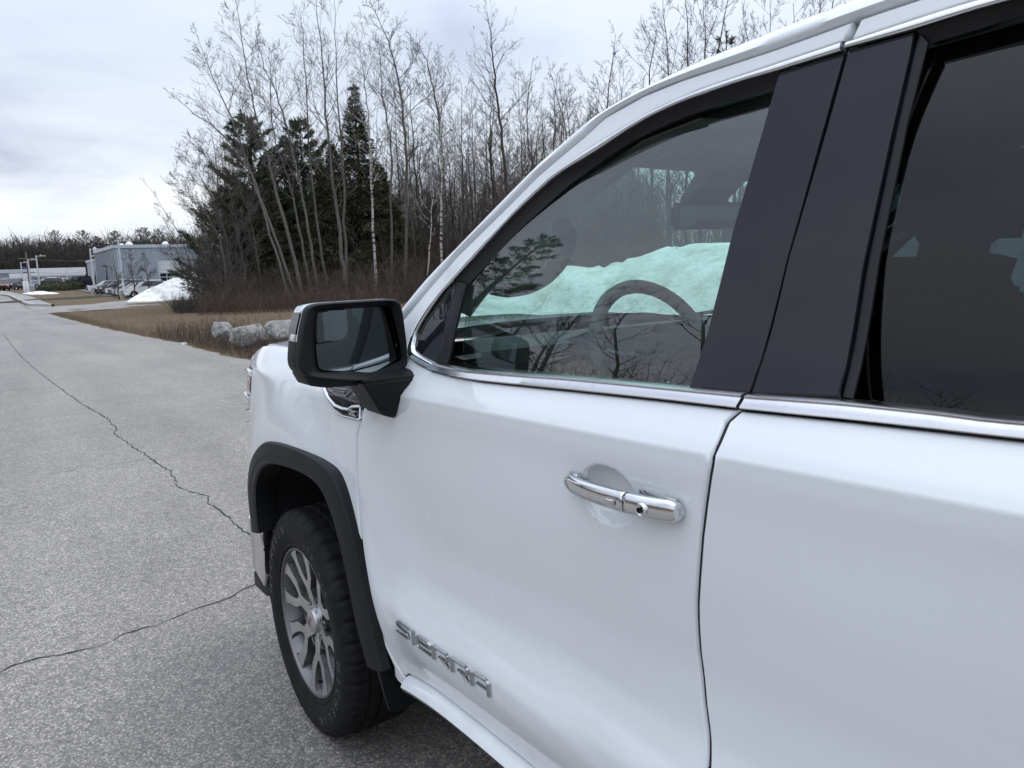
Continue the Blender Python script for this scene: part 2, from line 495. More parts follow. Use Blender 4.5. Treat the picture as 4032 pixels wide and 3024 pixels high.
M['wheel_machined'] = mat_wheel_metal('machined_alloy', (0.60, 0.60, 0.61), 0.30)
M['wheel_grey'] = mat_wheel_metal('grey_alloy', (0.20, 0.20, 0.205), 0.40)
M['interior'] = mat_plastic('interior_plastic', (0.030, 0.031, 0.033), 0.6)
M['interior_grey'] = mat_plastic('interior_grey_trim', (0.085, 0.085, 0.09), 0.6)
M['headliner'] = mat_plastic('headliner_fabric', (0.30, 0.30, 0.295), 0.9, 0.3, 500)
M['seat'] = mat_plastic('seat_leather', (0.035, 0.035, 0.037), 0.45)
M['red'] = simple('red_enamel', (0.30, 0.05, 0.055), 0.3)
M['lamp_red'] = simple('lamp_red_plastic', (0.16, 0.03, 0.02), 0.12, spec=0.7)
M['lamp_dark'] = simple('lamp_dark_lens', (0.03, 0.028, 0.03), 0.06, spec=0.8)
M['lamp_clear'] = simple('lamp_reflector', (0.6, 0.6, 0.62), 0.12, metal=1.0)
def mat_mirror():
    t = NT('mirror_glass'); n = t.noise(25, 5, 0.7, pos_coord(t))
    r = t.n('ShaderNodeMapRange', {0: n.outputs[0], 1: 0.5, 2: 0.8, 3: 0.0, 4: 0.06}).outputs[0]
    t.bsdf(Base_Color=(0.30, 0.345, 0.355), Metallic=1.0, Roughness=r); return t.m
M['mirror'] = mat_mirror()
M['badge'] = mat_chrome('badge_chrome', 0.10, (0.46, 0.47, 0.49))
# ------------------------------------------------------------------ outdoor materials
def mat_asphalt(name, dark=1.0, tan=0.0):
    t = NT(name); co = pos_coord(t)
    v1 = t.n('ShaderNodeTexVoronoi', {'Scale': 128.0, 'Vector': co, 'Randomness': 1.0})
    v2 = t.n('ShaderNodeTexVoronoi', {'Scale': 56.0, 'Vector': co, 'Randomness': 1.0})
    stone = t.n('ShaderNodeSeparateColor', {0: v1.outputs['Color']})
    st2 = t.n('ShaderNodeSeparateColor', {0: v2.outputs['Color']})
    k = dark
    c1 = t.ramp(stone.outputs[0], [(0.0, (.060 * k, .060 * k, .064 * k)), (0.35, (.115 * k, .114 * k, .118 * k)), (0.62, (.19 * k, .188 * k, .19 * k)), (0.82, (.30 * k, .295 * k, .285 * k)), (0.95, (.38 * k, .365 * k, .335 * k)), (1.0, (.46 * k, .44 * k, .40 * k))])
    c2 = t.ramp(st2.outputs[1], [(0.0, (.055 * k, .055 * k, .06 * k)), (0.5, (.14 * k, .14 * k, .145 * k)), (0.93, (.24 * k, .23 * k, .22 * k)), (1.0, (.40 * k, .35 * k, .29 * k))])
    edge = t.ramp(v1.outputs['Distance'], [(0.30, (1, 1, 1)), (0.62, (.45, .45, .45))])
    base = t.mix(0.36, c1.outputs[0], c2.outputs[0])
    base = t.mix(1.0, base, edge.outputs[0], 'MULTIPLY')
    base = t.mix(0.28, base, (.135 * k, .134 * k, .132 * k))
    big = t.ramp(t.noise(0.35, 5, 0.6, co), [(0.3, (.86, .86, .86)), (0.7, (1.12, 1.11, 1.09))])
    mid = t.ramp(t.noise(3.2, 5, 0.65, co), [(0.3, (.90, .90, .90)), (0.7, (1.08, 1.08, 1.07))])
    base = t.mix(1.0, t.mix(1.0, base, big.outputs[0], 'MULTIPLY'), mid.outputs[0], 'MULTIPLY')
    if tan:
        mp = t.n('ShaderNodeMapping', {0: co}); mp.inputs['Scale'].default_value = (.10, 1.0, 1.0)
        wear = t.ramp(t.noise(0.9, 4, 0.55, mp.outputs[0]), [(0.35, (.86, .855, .85)), (0.65, (1.10, 1.095, 1.08))])
        st = t.ramp(t.noise(1.1, 7, 0.7, co, 0.6), [(0.60, (1, 1, 1)), (0.72, (.80, .79, .78))])
        fine = t.ramp(t.noise(22, 4, 0.7, co), [(0.3, (.88, .88, .88)), (0.7, (1.10, 1.10, 1.10))])
        base = t.mix(1.0, t.mix(1.0, t.mix(1.0, base, wear.outputs[0], 'MULTIPLY'), st.outputs[0], 'MULTIPLY'), fine.outputs[0], 'MULTIPLY')
        base = t.mix(1.0, base, (1.05, 1.0, .945), 'MULTIPLY')
    h = t.math('ADD', t.math('MULTIPLY', v1.outputs['Distance'], -0.7), t.math('MULTIPLY', v2.outputs['Distance'], -0.4))
    t.bsdf(Base_Color=base, Roughness=0.62, Specular_IOR_Level=0.5, Normal=t.bump(h, 0.5, 0.004)); return t.m
def mat_grass():
    t = NT('dead_lawn'); co = pos_coord(t)
    mp = t.n('ShaderNodeMapping', {0: co}); mp.inputs['Scale'].default_value = (1, 2.2, 1)
    n1 = t.noise(0.8, 6, 0.65, co); n2 = t.noise(7, 6, 0.7, mp.outputs[0]); n3 = t.noise(60, 4, 0.7, mp.outputs[0])
    c = t.ramp(n1, [(0.28, (.085, .062, .042)), (0.45, (.150, .110, .072)), (0.62, (.195, .148, .100)), (0.8, (.125, .105, .066))])
    c = t.mix(0.65, c.outputs[0], t.ramp(n2, [(0.3, (.06, .045, .031)), (0.55, (.165, .122, .080)), (0.75, (.26, .205, .145))]).outputs[0])
    c = t.mix(1.0, c, t.ramp(n3, [(0.3, (.6, .6, .6)), (0.7, (1.3, 1.3, 1.3))]).outputs[0], 'MULTIPLY')
    hgt = t.math('ADD', n2.outputs[0], t.math('MULTIPLY', n3.outputs[0], 0.5))
    t.bsdf(Base_Color=c, Roughness=0.95, Specular_IOR_Level=0.1, Normal=t.bump(hgt, 0.8, 0.05)); return t.m
def mat_snow():
    t = NT('old_snow'); co = pos_coord(t)
    n = t.noise(2.5, 7, 0.65, co); n2 = t.noise(14, 5, 0.65, co); d = t.noise(1.4, 6, 0.7, co)
    c = t.mix(t.ramp(d, [(0.42, (0, 0, 0)), (0.66, (1, 1, 1))]).outputs[0], (.86, .87, .88), (.56, .53, .49))
    sp = t.ramp(t.noise(30, 3, 0.6, co), [(0.68, (0, 0, 0)), (0.74, (1, 1, 1))])
    c = t.mix(t.math('MULTIPLY', sp.outputs[0], 0.6), c, (.25, .22, .19))
    t.bsdf(Base_Color=c, Roughness=0.8, Specular_IOR_Level=0.2, Normal=t.bump(t.math('ADD', n.outputs[0], t.math('MULTIPLY', n2.outputs[0], 0.4)), 0.7, 0.12)); return t.m
def mat_bark(name, a, b, sc=9.0, spots=None):
    t = NT(name); co = obj_coord(t)
    mp = t.n('ShaderNodeMapping', {0: co}); mp.inputs['Scale'].default_value = (3, 3, 0.6)
    n = t.noise(sc, 5, 0.65, mp.outputs[0])
    c = t.ramp(n, [(0.3, a), (0.7, b)]).outputs[0]
    if spots:
        mp2 = t.n('ShaderNodeMapping', {0: co}); mp2.inputs['Scale'].default_value = (1.2, 1.2, 5)
        s = t.ramp(t.noise(2.2, 3, 0.6, mp2.outputs[0]), [(0.54, (0, 0, 0)), (0.58, (1, 1, 1))]); c = t.mix(s.outputs[0], c, spots)
    t.bsdf(Base_Color=c, Roughness=0.9, Specular_IOR_Level=0.15, Normal=t.bump(n.outputs[0], 0.5, 0.02)); return t.m
def mat_leaf(name, stops, sc=1.3):
    t = NT(name); co = pos_coord(t)
    oi = t.n('ShaderNodeObjectInfo')
    n = t.noise(sc, 4, 0.6, co); n2 = t.noise(14, 3, 0.6, co)
    f = t.math('MULTIPLY_ADD', n2.outputs[0], 0.45, t.math('MULTIPLY', n.outputs[0], 0.6))
    c = t.ramp(f, stops)
    t.bsdf(Base_Color=c.outputs[0], Roughness=0.75, Specular_IOR_Level=0.2); return t.m
def mat_rock():
    t = NT('granite_boulder'); co = obj_coord(t)
    n1 = t.noise(1.6, 6, 0.65, co); n2 = t.noise(9, 7, 0.7, co); v = t.n('ShaderNodeTexVoronoi', {'Scale': 60.0, 'Vector': co})
    c = t.ramp(n2, [(0.32, (.09, .088, .085)), (0.48, (.24, .235, .225)), (0.62, (.40, .39, .375)), (0.75, (.50, .49, .47))]).outputs[0]
    c = t.mix(t.ramp(n1, [(0.45, (0, 0, 0)), (0.62, (1, 1, 1))]).outputs[0], c, (.36, .35, .33))
    c = t.mix(t.math('MULTIPLY', t.ramp(v.outputs['Distance'], [(0.1, (1, 1, 1)), (0.4, (0, 0, 0))]).outputs[0], .35), c, (.10, .10, .10))
    t.bsdf(Base_Color=c, Roughness=0.9, Specular_IOR_Level=0.2, Normal=t.bump(n2.outputs[0], 0.9, 0.06)); return t.m
M['asphalt'] = mat_asphalt('worn_asphalt', 1.85, 1.0)
M['lot'] = mat_asphalt('lot_asphalt', 1.1)
M['crack'] = simple('crack_dark', (.022, .022, .022), 0.95)
M['grass'] = mat_grass()
M['snow'] = mat_snow()
M['bark'] = mat_bark('grey_bark', (.075, .069, .062), (.205, .192, .176))
M['bark_dark'] = mat_bark('dark_bark', (.035, .031, .028), (.11, .098, .088))
M['bark_mid'] = mat_bark('brown_grey_bark', (.06, .052, .046), (.17, .15, .135))
M['birch'] = mat_bark('birch_bark', (.38, .36, .33), (.58, .56, .53), 6.0, (.05, .045, .042))
M['twig'] = mat_bark('brush_twigs', (.055, .042, .034), (.15, .118, .095), 2.0)
M['twig_red'] = mat_bark('russet_twigs', (.060, .045, .037), (.150, .112, .088), 2.0)
M['weed'] = mat_bark('dry_weed', (.12, .085, .052), (.27, .20, .13), 2.0)
M['needle'] = mat_leaf('pine_needles', [(0.25, (.034, .041, .026)), (0.5, (.070, .082, .048)), (0.75, (.125, .135, .085))])
M['needle2'] = mat_leaf('hemlock_needles', [(0.25, (.032, .037, .021)), (0.5, (.068, .073, .040)), (0.75, (.125, .122, .070))])
M['hedge'] = mat_leaf('hedge_leaves', [(0.25, (.022, .028, .016)), (0.5, (.050, .056, .028)), (0.75, (.085, .088, .046))], 3.0)
M['rock'] = mat_rock()
M['concrete'] = simple('concrete', (.36, .35, .33), 0.9, var=.18, scale=5, bump=.3, bscale=60)
M['kerb'] = simple('granite_kerb', (.42, .41, .39), 0.9, var=.2, scale=8, bump=.3, bscale=60)
M['sidewalk'] = simple('sidewalk', (.26, .255, .25), 0.9, var=.15, scale=2)
M['mulch'] = simple('dark_mulch', (.035, .026, .020), 0.95, var=.3, scale=3)
M['siding'] = simple('grey_metal_siding', (.30, .33, .37), 0.5, var=.08, scale=.5)
M['seam'] = simple('dark_seam', (.13, .145, .165), 0.5)
M['siding_trim'] = simple('pale_metal_trim', (.46, .49, .53), 0.5, var=.06)
M['door_white'] = simple('white_door_panel', (.60, .61, .63), 0.5, var=.05)
M['dark_pane'] = simple('dark_window', (.020, .024, .028), 0.08, spec=.6)
M['white_wall'] = simple('white_wall', (.62, .62, .60), 0.8, var=.08, scale=.6)
M['grey_wall'] = simple('blue_grey_wall', (.36, .40, .46), 0.7, var=.08, scale=.6)
M['pole'] = simple('galvanised_pole', (.52, .53, .54), 0.45, var=.1, scale=3)
M['wood_pole'] = simple('wood_pole', (.16, .13, .105), 0.9, var=.2, scale=3)
M['wire'] = simple('black_wire', (.03, .03, .03), 0.6)
M['sign_white'] = simple('white_sign', (.72, .72, .74), 0.5, var=.05)
M['sign_blue'] = simple('blue_letters', (.05, .10, .28), 0.5)
for nm, col in (('white', (.72, .73, .74)), ('black', (.012, .012, .014)), ('silver', (.42, .43, .45)), ('grey', (.10, .105, .115)), ('red', (.13, .018, .02)), ('blue', (.03, .05, .17)), ('dark', (.028, .03, .036))):
    M['car_' + nm] = simple('car_paint_' + nm, col, 0.22, var=.06, coat=1.0)
M['car_glass'] = simple('car_glass', (.018, .022, .026), 0.04, spec=.8)
M['car_rim'] = simple('car_rim', (.45, .45, .46), 0.3, metal=1.0)
M['car_light'] = simple('car_lamp', (.65, .66, .68), 0.1, spec=.8)
M['car_taillight'] = simple('car_tail_lamp', (.30, .02, .02), 0.15)
# ================================================================== THE TRUCK
truck = thing('pickup_truck', 'large white crew cab pickup truck with chrome window trim parked on the road', 'pickup truck')
P = truck
FF = curve1([(.40, .970), (.50, .980), (.60, .988), (.75, .995), (.90, .997), (1.05, .992), (1.15, .983), (1.21, .972), (1.25, .955), (1.30, .938), (1.36, .922), (1.42, .900), (1.5, .872), (1.6, .838), (1.7, .803), (1.8, .770), (1.9, .738)])
DD = curve1([(.40, .950), (.47, .960), (.53, .968), (.585, .979), (.64, .997), (.68, 1.004), (.71, 1.004), (.735, .996), (.775, .979), (.83, .970), (.90, .971), (1.0, .980), (1.1, .988), (1.2, .9915), (1.25, .9950), (1.266, .9950), (1.275, .9905), (1.30, .972), (1.325, .953), (1.35, .936), (1.38, .922), (1.42, .905), (1.5, .874), (1.6, .838), (1.7, .803), (1.8, .770), (1.9, .738)])
HANDLE_C = on_y(2420, 1950, .985)
def drop(x): return .20 * max(0.0, x - .08) ** 2
def YS(x, z):
    """outer skin of the driver side"""
    k = lerp(.055, .028, smoothstep(.8, 1.2, z)) * (1 - smoothstep(1.3, 1.45, z))
    xx = min(max(x, -2.8), -.75)
    d = DD(z - k * (-.95 - xx))
    w = smoothstep(-.92, -.60, x)
    f = FF(z)
    y = lerp(d, f, w)
    if x > -1.0:
        r_ = math.hypot(x, (z - .44) * 1.02)
        y += .024 * (1 - smoothstep(.60, .80, r_))
    if z > .5 and x < -1.0:                               # finger cup behind the handle
        e = ((x - (HANDLE_C.x + .012)) / .068) ** 2 + ((z - (HANDLE_C.z - .002)) / .050) ** 2
        if e < 1.0: y -= .027 * (1 - smoothstep(.34, 1.0, e))
    return y - drop(x)
def YG(x, z): return YS(x, z)
def XZ(pxs, f=YS): return [(lambda q: (q.x, q.z))(on_surf(a, b, f)) for a, b in pxs]
def side(off=0.0, f=YS): return lambda u, v: (u, f(u, v) + off, v)
def loft(name, rows, mat, parent, smooth=True, angle=40, closed=False):
    n = len(rows[0]); V = [p for r_ in rows for p in r_]; F_ = []
    for i in range(len(rows) - 1):
        for j in range(n if closed else n - 1):
            k = (j + 1) % n
            F_.append((i * n + j, i * n + k, (i + 1) * n + k, (i + 1) * n + j))
    o = mesh(name, V, F_, mat, parent, smooth, angle)
    bm = bmesh.new(); bm.from_mesh(o.data); bmesh.ops.recalc_face_normals(bm, faces=bm.faces[:]); bm.to_mesh(o.data); bm.free()
    return o
def even(pts, n):
    """n points spaced evenly along a polyline"""
    A = [np.array(p, float) for p in pts]; L = [0.0]
    for a, b in zip(A[:-1], A[1:]): L.append(L[-1] + np.linalg.norm(b - a))
    out = []
    for i in range(n):
        s = L[-1] * i / (n - 1); j = 0
        while j < len(L) - 2 and L[j + 1] < s: j += 1
        t = (s - L[j]) / max(L[j + 1] - L[j], 1e-9); out.append(tuple(A[j] + (A[j + 1] - A[j]) * min(t, 1)))
    return out
def strip(name, A, B, mat, parent, bulge=.006, base=.002, f=YS, n=40, ends=True, prof=None):
    """a moulding between two (x, z) lines lying on the body side"""
    A = even(A, n); B = even(B, n)
    prof = prof or [(0, -.012), (0, base), (.12, base + bulge * .6), (.35, base + bulge), (.65, base + bulge), (.88, base + bulge * .6), (1, base), (1, -.012)]
    rows = []
    for a, b in zip(A, B):
        row = []
        for (t, h) in prof:
            x, z = lerp(a[0], b[0], t), lerp(a[1], b[1], t)
            row.append((x, f(x, z) + h, z))
        rows.append(row)
    o = loft(name, rows, mat, parent, True, 50)
    if ends:
        bm = bmesh.new(); bm.from_mesh(o.data); bm.verts.ensure_lookup_table(); m_ = len(prof)
        for k in (0, n - 1):
            try: bm.faces.new([bm.verts[k * m_ + j] for j in range(m_)])
            except ValueError: pass
        bmesh.ops.recalc_face_normals(bm, faces=bm.faces[:]); bm.to_mesh(o.data); bm.free()
    return o

# ---- traced outlines (photo pixels) on the body side
cut_f = [(1589, 2664), (1540, 2581), (1495, 2476), (1458, 2348), (1427, 2167), (1412, 2001), (1403, 1850), (1403, 1775), (1404, 1720), (1411, 1683), (1427, 1620), (1445, 1543), (1468, 1460), (1505, 1370), (1550, 1300), (1596, 1246)]
groove = [(1596, 1246), (1681, 1145), (1807, 1000), (1998, 812), (2112, 696), (2197, 622), (2296, 540), (2382, 460), (2535, 374), (2688, 312), (2864, 254), (3040, 196), (3217, 132), (3354, 82)]
chr_out = [(3322, 163), (3099, 238), (2923, 297), (2746, 358), (2582, 432), (2453, 505), (2323, 583), (2263, 626), (2131, 725), (1971, 891), (1786, 1090), (1717, 1174), (1659, 1250), (1623, 1318), (1608, 1365), (1610, 1401), (1645, 1430), (1703, 1458)]
chr_in = [(3317, 203), (3064, 281), (2923, 322), (2805, 362), (2688, 404), (2570, 458), (2476, 512), (2396, 565), (2347, 597), (2290, 632), (2170, 712), (1998, 876), (1792, 1102), (1731, 1172), (1674, 1252), (1641, 1311), (1629, 1355), (1627, 1378), (1652, 1398), (1713, 1429)]
belt_bot = [(1703, 1458), (1789, 1481), (1898, 1500), (2100, 1521), (2263, 1537), (2600, 1572), (2912, 1608)]
belt_top = [(1713, 1429), (1789, 1445), (1862, 1456), (2100, 1474), (2263, 1484), (2661, 1521), (2940, 1546)]
cut_b = [(2914, 1610), (2888, 1632), (2861, 1656), (2826, 1738), (2797, 1830), (2773, 1987), (2758, 2110), (2749, 2231), (2740, 2378), (2741, 2450), (2749, 2574), (2770, 2769), (2786, 3024)]
door_bot = [(1694, 2716), (1816, 2809), (1937, 2919), (2019, 3000)]
XB = XZ(cut_b)
def shift(poly, d): return [(x + d, z) for x, z in poly]
B_low = [(-1.745, .80), (-1.735, .70), (-1.725, .63), (-1.715, .585)]
Bf = shift(XB + B_low, .0035); Br = shift(XB + B_low, -.0035)
DB = XZ(door_bot)
bot_f = [(-.775, .538), (-.84, .549), (-.95, .560), (-1.10, .567), (-1.3, .571), (-1.6, .576)]
front_cut = XZ(cut_f)
fc_door = catmull(shift(front_cut, -.0035), 3)
gr = XZ(groove); co_ = XZ(chr_out); ci_ = XZ(chr_in); bb_ = XZ(belt_bot); bt_ = XZ(belt_top)
# ---- front door
outline = fc_door + gr[1:] + co_ + bb_[1:] + Bf[1:] + bot_f[::-1]
hx, hz = HANDLE_C.x, HANDLE_C.z
fine = [(hx - .1 + .2 * i / 34 + .002 * (j % 2), hz - .07 + .14 * j / 26) for i in range(35) for j in range(27)]
fine += [(-.62 - .012 * i, 1.240 + .028 * (-.95 + .62 + .012 * i) + .0045 * j) for i in range(100) for j in range(12)]
door = skin_panel('front_door', outline, side(), M['paint'], P, .024, .0045, .022, fine, flip=True, edge_step=.016)
# chrome round the front window, in two pieces as on the real door
n_up = 11
strip('window_chrome', catmull(co_, 3), catmull(ci_, 3), M['chrome'], door, .005, .003, n=110)
strip('belt_chrome', catmull(bb_, 3), catmull(bt_, 3), M['satin'], door, .006, .004, n=60, prof=[(0, -.012), (0, .003), (.08, .009), (.2, .011), (.74, .0085), (.86, .0115), (.96, .009), (1, .002), (1, -.012)])
# seal between chrome and glass
gl_top = [(3045, 337), (2805, 411), (2629, 476), (2464, 558), (2363, 624), (2276, 687), (2197, 748), (1998, 931), (1829, 1117)]
GT = XZ(gl_top)
divr = XZ([(1829, 1117), (1815, 1163), (1782, 1300), (1750, 1434)])
divl = XZ([(1789, 1108), (1782, 1140), (1750, 1270), (1713, 1428)])
ci_top = [p for p in XZ(chr_in[1:13])]
strip('window_seal', catmull(ci_top, 3), catmull(GT, 3), M['seal'], door, .0, -.010, n=70, prof=[(0, -.03), (0, -.002), (.2, -.006), (1, -.014), (1, -.03)])
strip('division_bar', divl, divr, M['black'], door, .003, -.006, n=12)
# quarter pane (black) and moving pane (green)
tri = XZ([(1786, 1112), (1731, 1176), (1674, 1254), (1641, 1313), (1629, 1357), (1628, 1377), (1652, 1398), (1713, 1429)])
q_out = [tri[0]] + tri[1:] + divl[::-1][1:-1]
skin_panel('quarter_pane', shift(q_out, 0), side(-.004), M['gloss_black'], door, .03, .002, .006, flip=True)
app_l = XZ([(3064, 281), (3045, 337), (2880, 900), (2706, 1524)])
app_r = XZ([(3319, 203), (3220, 560), (3090, 1030), (2945, 1546)])
YGl = lambda x, z: .896 - .20 * (z - 1.38) - .37 * (z - 1.38) ** 2
pane = [divr[0]] + divr[1:] + [(x, z - .012) for x, z in bt_ if x < divr[-1][0] and x > app_l[-1][0]] + [(app_l[-1][0] - .03, app_l[-1][1] - .012), (app_l[1][0] - .03, app_l[1][1] + .012)] + [(x, z + .004) for x, z in GT[1:]]
skin_panel('window_pane', pane, side(-.011, YGl), M['glass'], door, .05, .001, .003, flip=True)
skin_panel('pillar_cover', app_l + app_r[::-1], side(-.003), M['gloss_black'], door, .04, .002, .010, flip=True)
# door handle: strap, key cap, button, lock
ha, hb = on_y(2198, 1902, 1.02), on_y(2636, 2028, 1.02)
def bar_profile(c, ny, hz_, n=14, e=2.6):
    pts = []
    for k in range(n):
        a = 2 * math.pi * k / n
        cz, sy = math.cos(a), math.sin(a)
        pts.append((c[0], c[1] + ny * abs(sy) ** (2 / e) * (1 if sy > 0 else -1), c[2] + hz_ * abs(cz) ** (2 / e) * (1 if cz > 0 else -1)))
    return pts
def handle_rows(t0, t1, n):
    rows = []
    for i in range(n):
        t = lerp(t0, t1, i / (n - 1)); c = ha.lerp(hb, t)
        arch = max(0, 1 - abs(2 * t - 1) ** 2.6)
        yy = YS(c.x, c.z) if not (.14 < t < .6) else .987
        yc = lerp(.985, .987, t) + .014 + .020 * arch
        hz_ = lerp(.0145, .0170, t) * (1 - .35 * max(0, 1 - t / .06) ** 2 - .3 * max(0, (t - .95) / .05) ** 2)
        rows.append(bar_profile((c.x, yc, c.z), .0095, hz_))
    return rows
def closed_loft(name, rows, mat, parent):
    o = loft(name, rows, mat, parent, True, 55, closed=True)
    bm = bmesh.new(); bm.from_mesh(o.data); bm.verts.ensure_lookup_table(); n = len(rows[0])
    bm.faces.new([bm.verts[j] for j in range(n)]); bm.faces.new([bm.verts[(len(rows) - 1) * n + j] for j in range(n)])
    bmesh.ops.recalc_face_normals(bm, faces=bm.faces[:]); bm.to_mesh(o.data); bm.free(); return o
strap = closed_loft('handle_strap', handle_rows(0, .651, 26), M['chrome'], door)
closed_loft('handle_key_cap', handle_rows(.655, 1.0, 16), M['chrome'], door)
for t in (.055, .82):
    c = ha.lerp(hb, t)
    L_ = .021 if t < .5 else .047
    bm = bmesh.new(); add_box(bm, (c.x, .990, c.z + .0005), (L_ * 2, .040, .033))
    bmesh.ops.bevel(bm, geom=bm.edges[:], offset=.011, segments=3, affect='EDGES'); bm_obj('handle_mount', bm, M['chrome'], door, True, 50)
c = ha.lerp(hb, .80); lathe('key_lock', [(.0, .0345), (.006, .0345), (.0085, .036), (.0105, .034), (.0105, .02)], M['chrome'], door, 24, c=(c.x, .992, c.z - .002))
lathe('key_slot', [(.0, .0), (.0042, .0), (.0042, .002)], M['cavity'], door, 20, c=(c.x, 1.0290, c.z - .002))
c = ha.lerp(hb, .555); bm = bmesh.new(); add_box(bm, (c.x, 1.0310, c.z - .002), (.020, .008, .015)); bmesh.ops.bevel(bm, geom=bm.edges[:], offset=.0035, segments=3, affect='EDGES'); bm_obj('handle_button', bm, M['satin'], door, True, 50)
# lettering on the door: S I E R R A
GLY = {'S': [[(1, .88), (.16, .88), (.06, .76), (.06, .62), (.14, .53), (.86, .47), (.94, .38), (.94, .22), (.84, .12), (0, .12)]],
       'I': [[(.5, 1), (.5, 0)]],
       'E': [[(1, .12), (.16, .12), (.06, .24), (.06, .76), (.16, .88), (.84, .88), (.94, .76), (.94, .56), (.86, .50), (.2, .50)]],
       'R': [[(.07, 0), (.07, .88), (.84, .88), (.94, .78), (.94, .50), (.84, .40), (.42, .40)], [(.55, .42), (.95, .02)]],
       'A': [[(.07, 0), (.07, .70), (.26, .88), (.84, .88), (.94, .78), (.94, 0)], [(.34, .38), (.9, .38)]]}
lp = [('S', (270, 300), (412, 318)), ('I', (424, 380), (470, 380)), ('E', (480, 455), (628, 458)), ('R', (636, 570), (800, 585)), ('R', (814, 705), (996, 720)), ('A', (1006, 850), (1200, 862))]
def base_z(x): return .6615 + .0625 * (-.775 - x)
for ch, a, b in lp:
    xa = on_y(1450 + .40625 * a[0], 2350 + .40625 * a[1], 1.003).x; xb = on_y(1450 + .40625 * b[0], 2350 + .40625 * b[1], 1.003).x
    xa, xb = lerp(xa, xb, .03), lerp(xa, xb, .96)
    bm = bmesh.new(); wst = .0054
    for line in GLY[ch]:
        pts = resample([(lerp(xa, xb, u), base_z(lerp(xa, xb, u)) + .036 * v) for u, v in line], .006, False)
        A, Bq = [], []
        for i, q in enumerate(pts):
            p0, p1 = np.array(pts[max(i - 1, 0)]), np.array(pts[min(i + 1, len(pts) - 1)])
            d_ = p1 - p0; d_ /= np.linalg.norm(d_); nrm_ = np.array((-d_[1] * 1.75, d_[0])) * wst / 2
            A.append(np.array(q) + nrm_); Bq.append(np.array(q) - nrm_)
        rows = [[bm.verts.new((lerp(a_[0], b_[0], t), YS(lerp(a_[0], b_[0], t), lerp(a_[1], b_[1], t)) + h, lerp(a_[1], b_[1], t))) for t, h in ((0, -.002), (0, .0040), (.16, .0062), (.84, .0062), (1, .0040), (1, -.002))] for a_, b_ in zip(A, Bq)]
        for r1, r2 in zip(rows[:-1], rows[1:]):
            for k in range(5): bm.faces.new((r1[k], r1[k + 1], r2[k + 1], r2[k]))
        bm.faces.new(rows[0]); bm.faces.new(rows[-1])
    bm_obj('letter', bm, M['badge'], door, True, 25)

strip('door_gap_shade', shift(XB + B_low, .0034), shift(XB + B_low, -.0034), M['seal'], door, 0, -.008, n=60)  # black strips laid in both door gaps, standing in for their shade
strip('door_gap_shade', shift(front_cut, .0034), shift(front_cut, -.0034), M['seal'], door, 0, -.008, n=60)
# ---- rear door (runs out of the picture, built to its rear edge)
rd_top = [(-2.12, 1.365), (-2.35, 1.37), (-2.62, 1.375)]
rb_bot = XZ([(2925, 1611), (3100, 1629), (3359, 1655), (3700, 1692), (4032, 1729)]) + [(-2.35, 1.371), (-2.62, 1.377)]
rb_top = XZ([(2954, 1550), (3100, 1559), (3349, 1576), (3700, 1611), (4032, 1649)]) + [(-2.35, 1.394), (-2.60, 1.398)]
r_gro = XZ([(3387, 72), (3490, 37), (3602, 0)]) + [(-2.02, 1.872), (-2.2, 1.870), (-2.45, 1.86), (-2.66, 1.84)]
r_cho = XZ([(3345, 163), (3606, 76), (3816, 10)]) + [(-2.1, 1.838), (-2.3, 1.834), (-2.50, 1.825), (-2.575, 1.80), (-2.60, 1.74), (-2.605, 1.55), (-2.62, 1.377)]
r_chi = XZ([(3333, 193), (3602, 118), (3980, 6)]) + [(-2.12, 1.818), (-2.3, 1.814), (-2.48, 1.806), (-2.55, 1.785), (-2.577, 1.74), (-2.583, 1.55), (-2.60, 1.398)]
rear_edge = [(-2.66, 1.84), (-2.70, 1.70), (-2.70, 1.3), (-2.70, 1.15), (-2.66, 1.0), (-2.58, .85), (-2.50, .70), (-2.46, .60)]
outline = Br[::-1] + r_gro + rear_edge[1:] + [(-2.2, .585), (-1.9, .582)]
# upper frame and lower skin share one sheet; the window is cut by going round it
outline = Br[::-1] + rb_bot[1:-1] + r_cho[::-1] + r_gro + rear_edge[1:] + [(-2.2, .588), (-1.9, .585)]
fine = [(-1.745 - .012 * i, 1.240 + .028 * (.795 + .012 * i) + .0045 * j) for i in range(78) for j in range(12)]
rdoor = skin_panel('rear_door', outline, side(), M['paint'], P, .028, .0045, .022, fine, flip=True, edge_step=.018)
strip('window_chrome', catmull(r_cho, 3), catmull(r_chi, 3), M['chrome'], rdoor, .005, .003, n=70)
strip('belt_chrome', catmull(rb_bot, 3), catmull(rb_top, 3), M['satin'], rdoor, .006, .004, n=40, prof=[(0, -.012), (0, .003), (.08, .009), (.2, .011), (.74, .0085), (.86, .0115), (.96, .009), (1, .002), (1, -.012)])
ra_l = XZ([(3334, 195), (3250, 500), (3100, 1010), (2954, 1548)])
ra_r = XZ([(3596, 122), (3500, 540), (3390, 1050), (3294, 1562)])
skin_panel('pillar_cover', ra_l + ra_r[::-1], side(-.003), M['gloss_black'], rdoor, .04, .002, .010, flip=True)
rs_r = XZ([(3641, 165), (3560, 480), (3450, 1010), (3343, 1572)])
strip('division_bar', shift(ra_r, -.003), rs_r, M['seal'], rdoor, .002, -.008, n=14)
rg_top = XZ([(3641, 165), (3850, 103), (4032, 50)]) + [(-2.16, 1.79), (-2.35, 1.786), (-2.47, 1.778), (-2.53, 1.76), (-2.557, 1.72), (-2.562, 1.55), (-2.578, 1.395)]
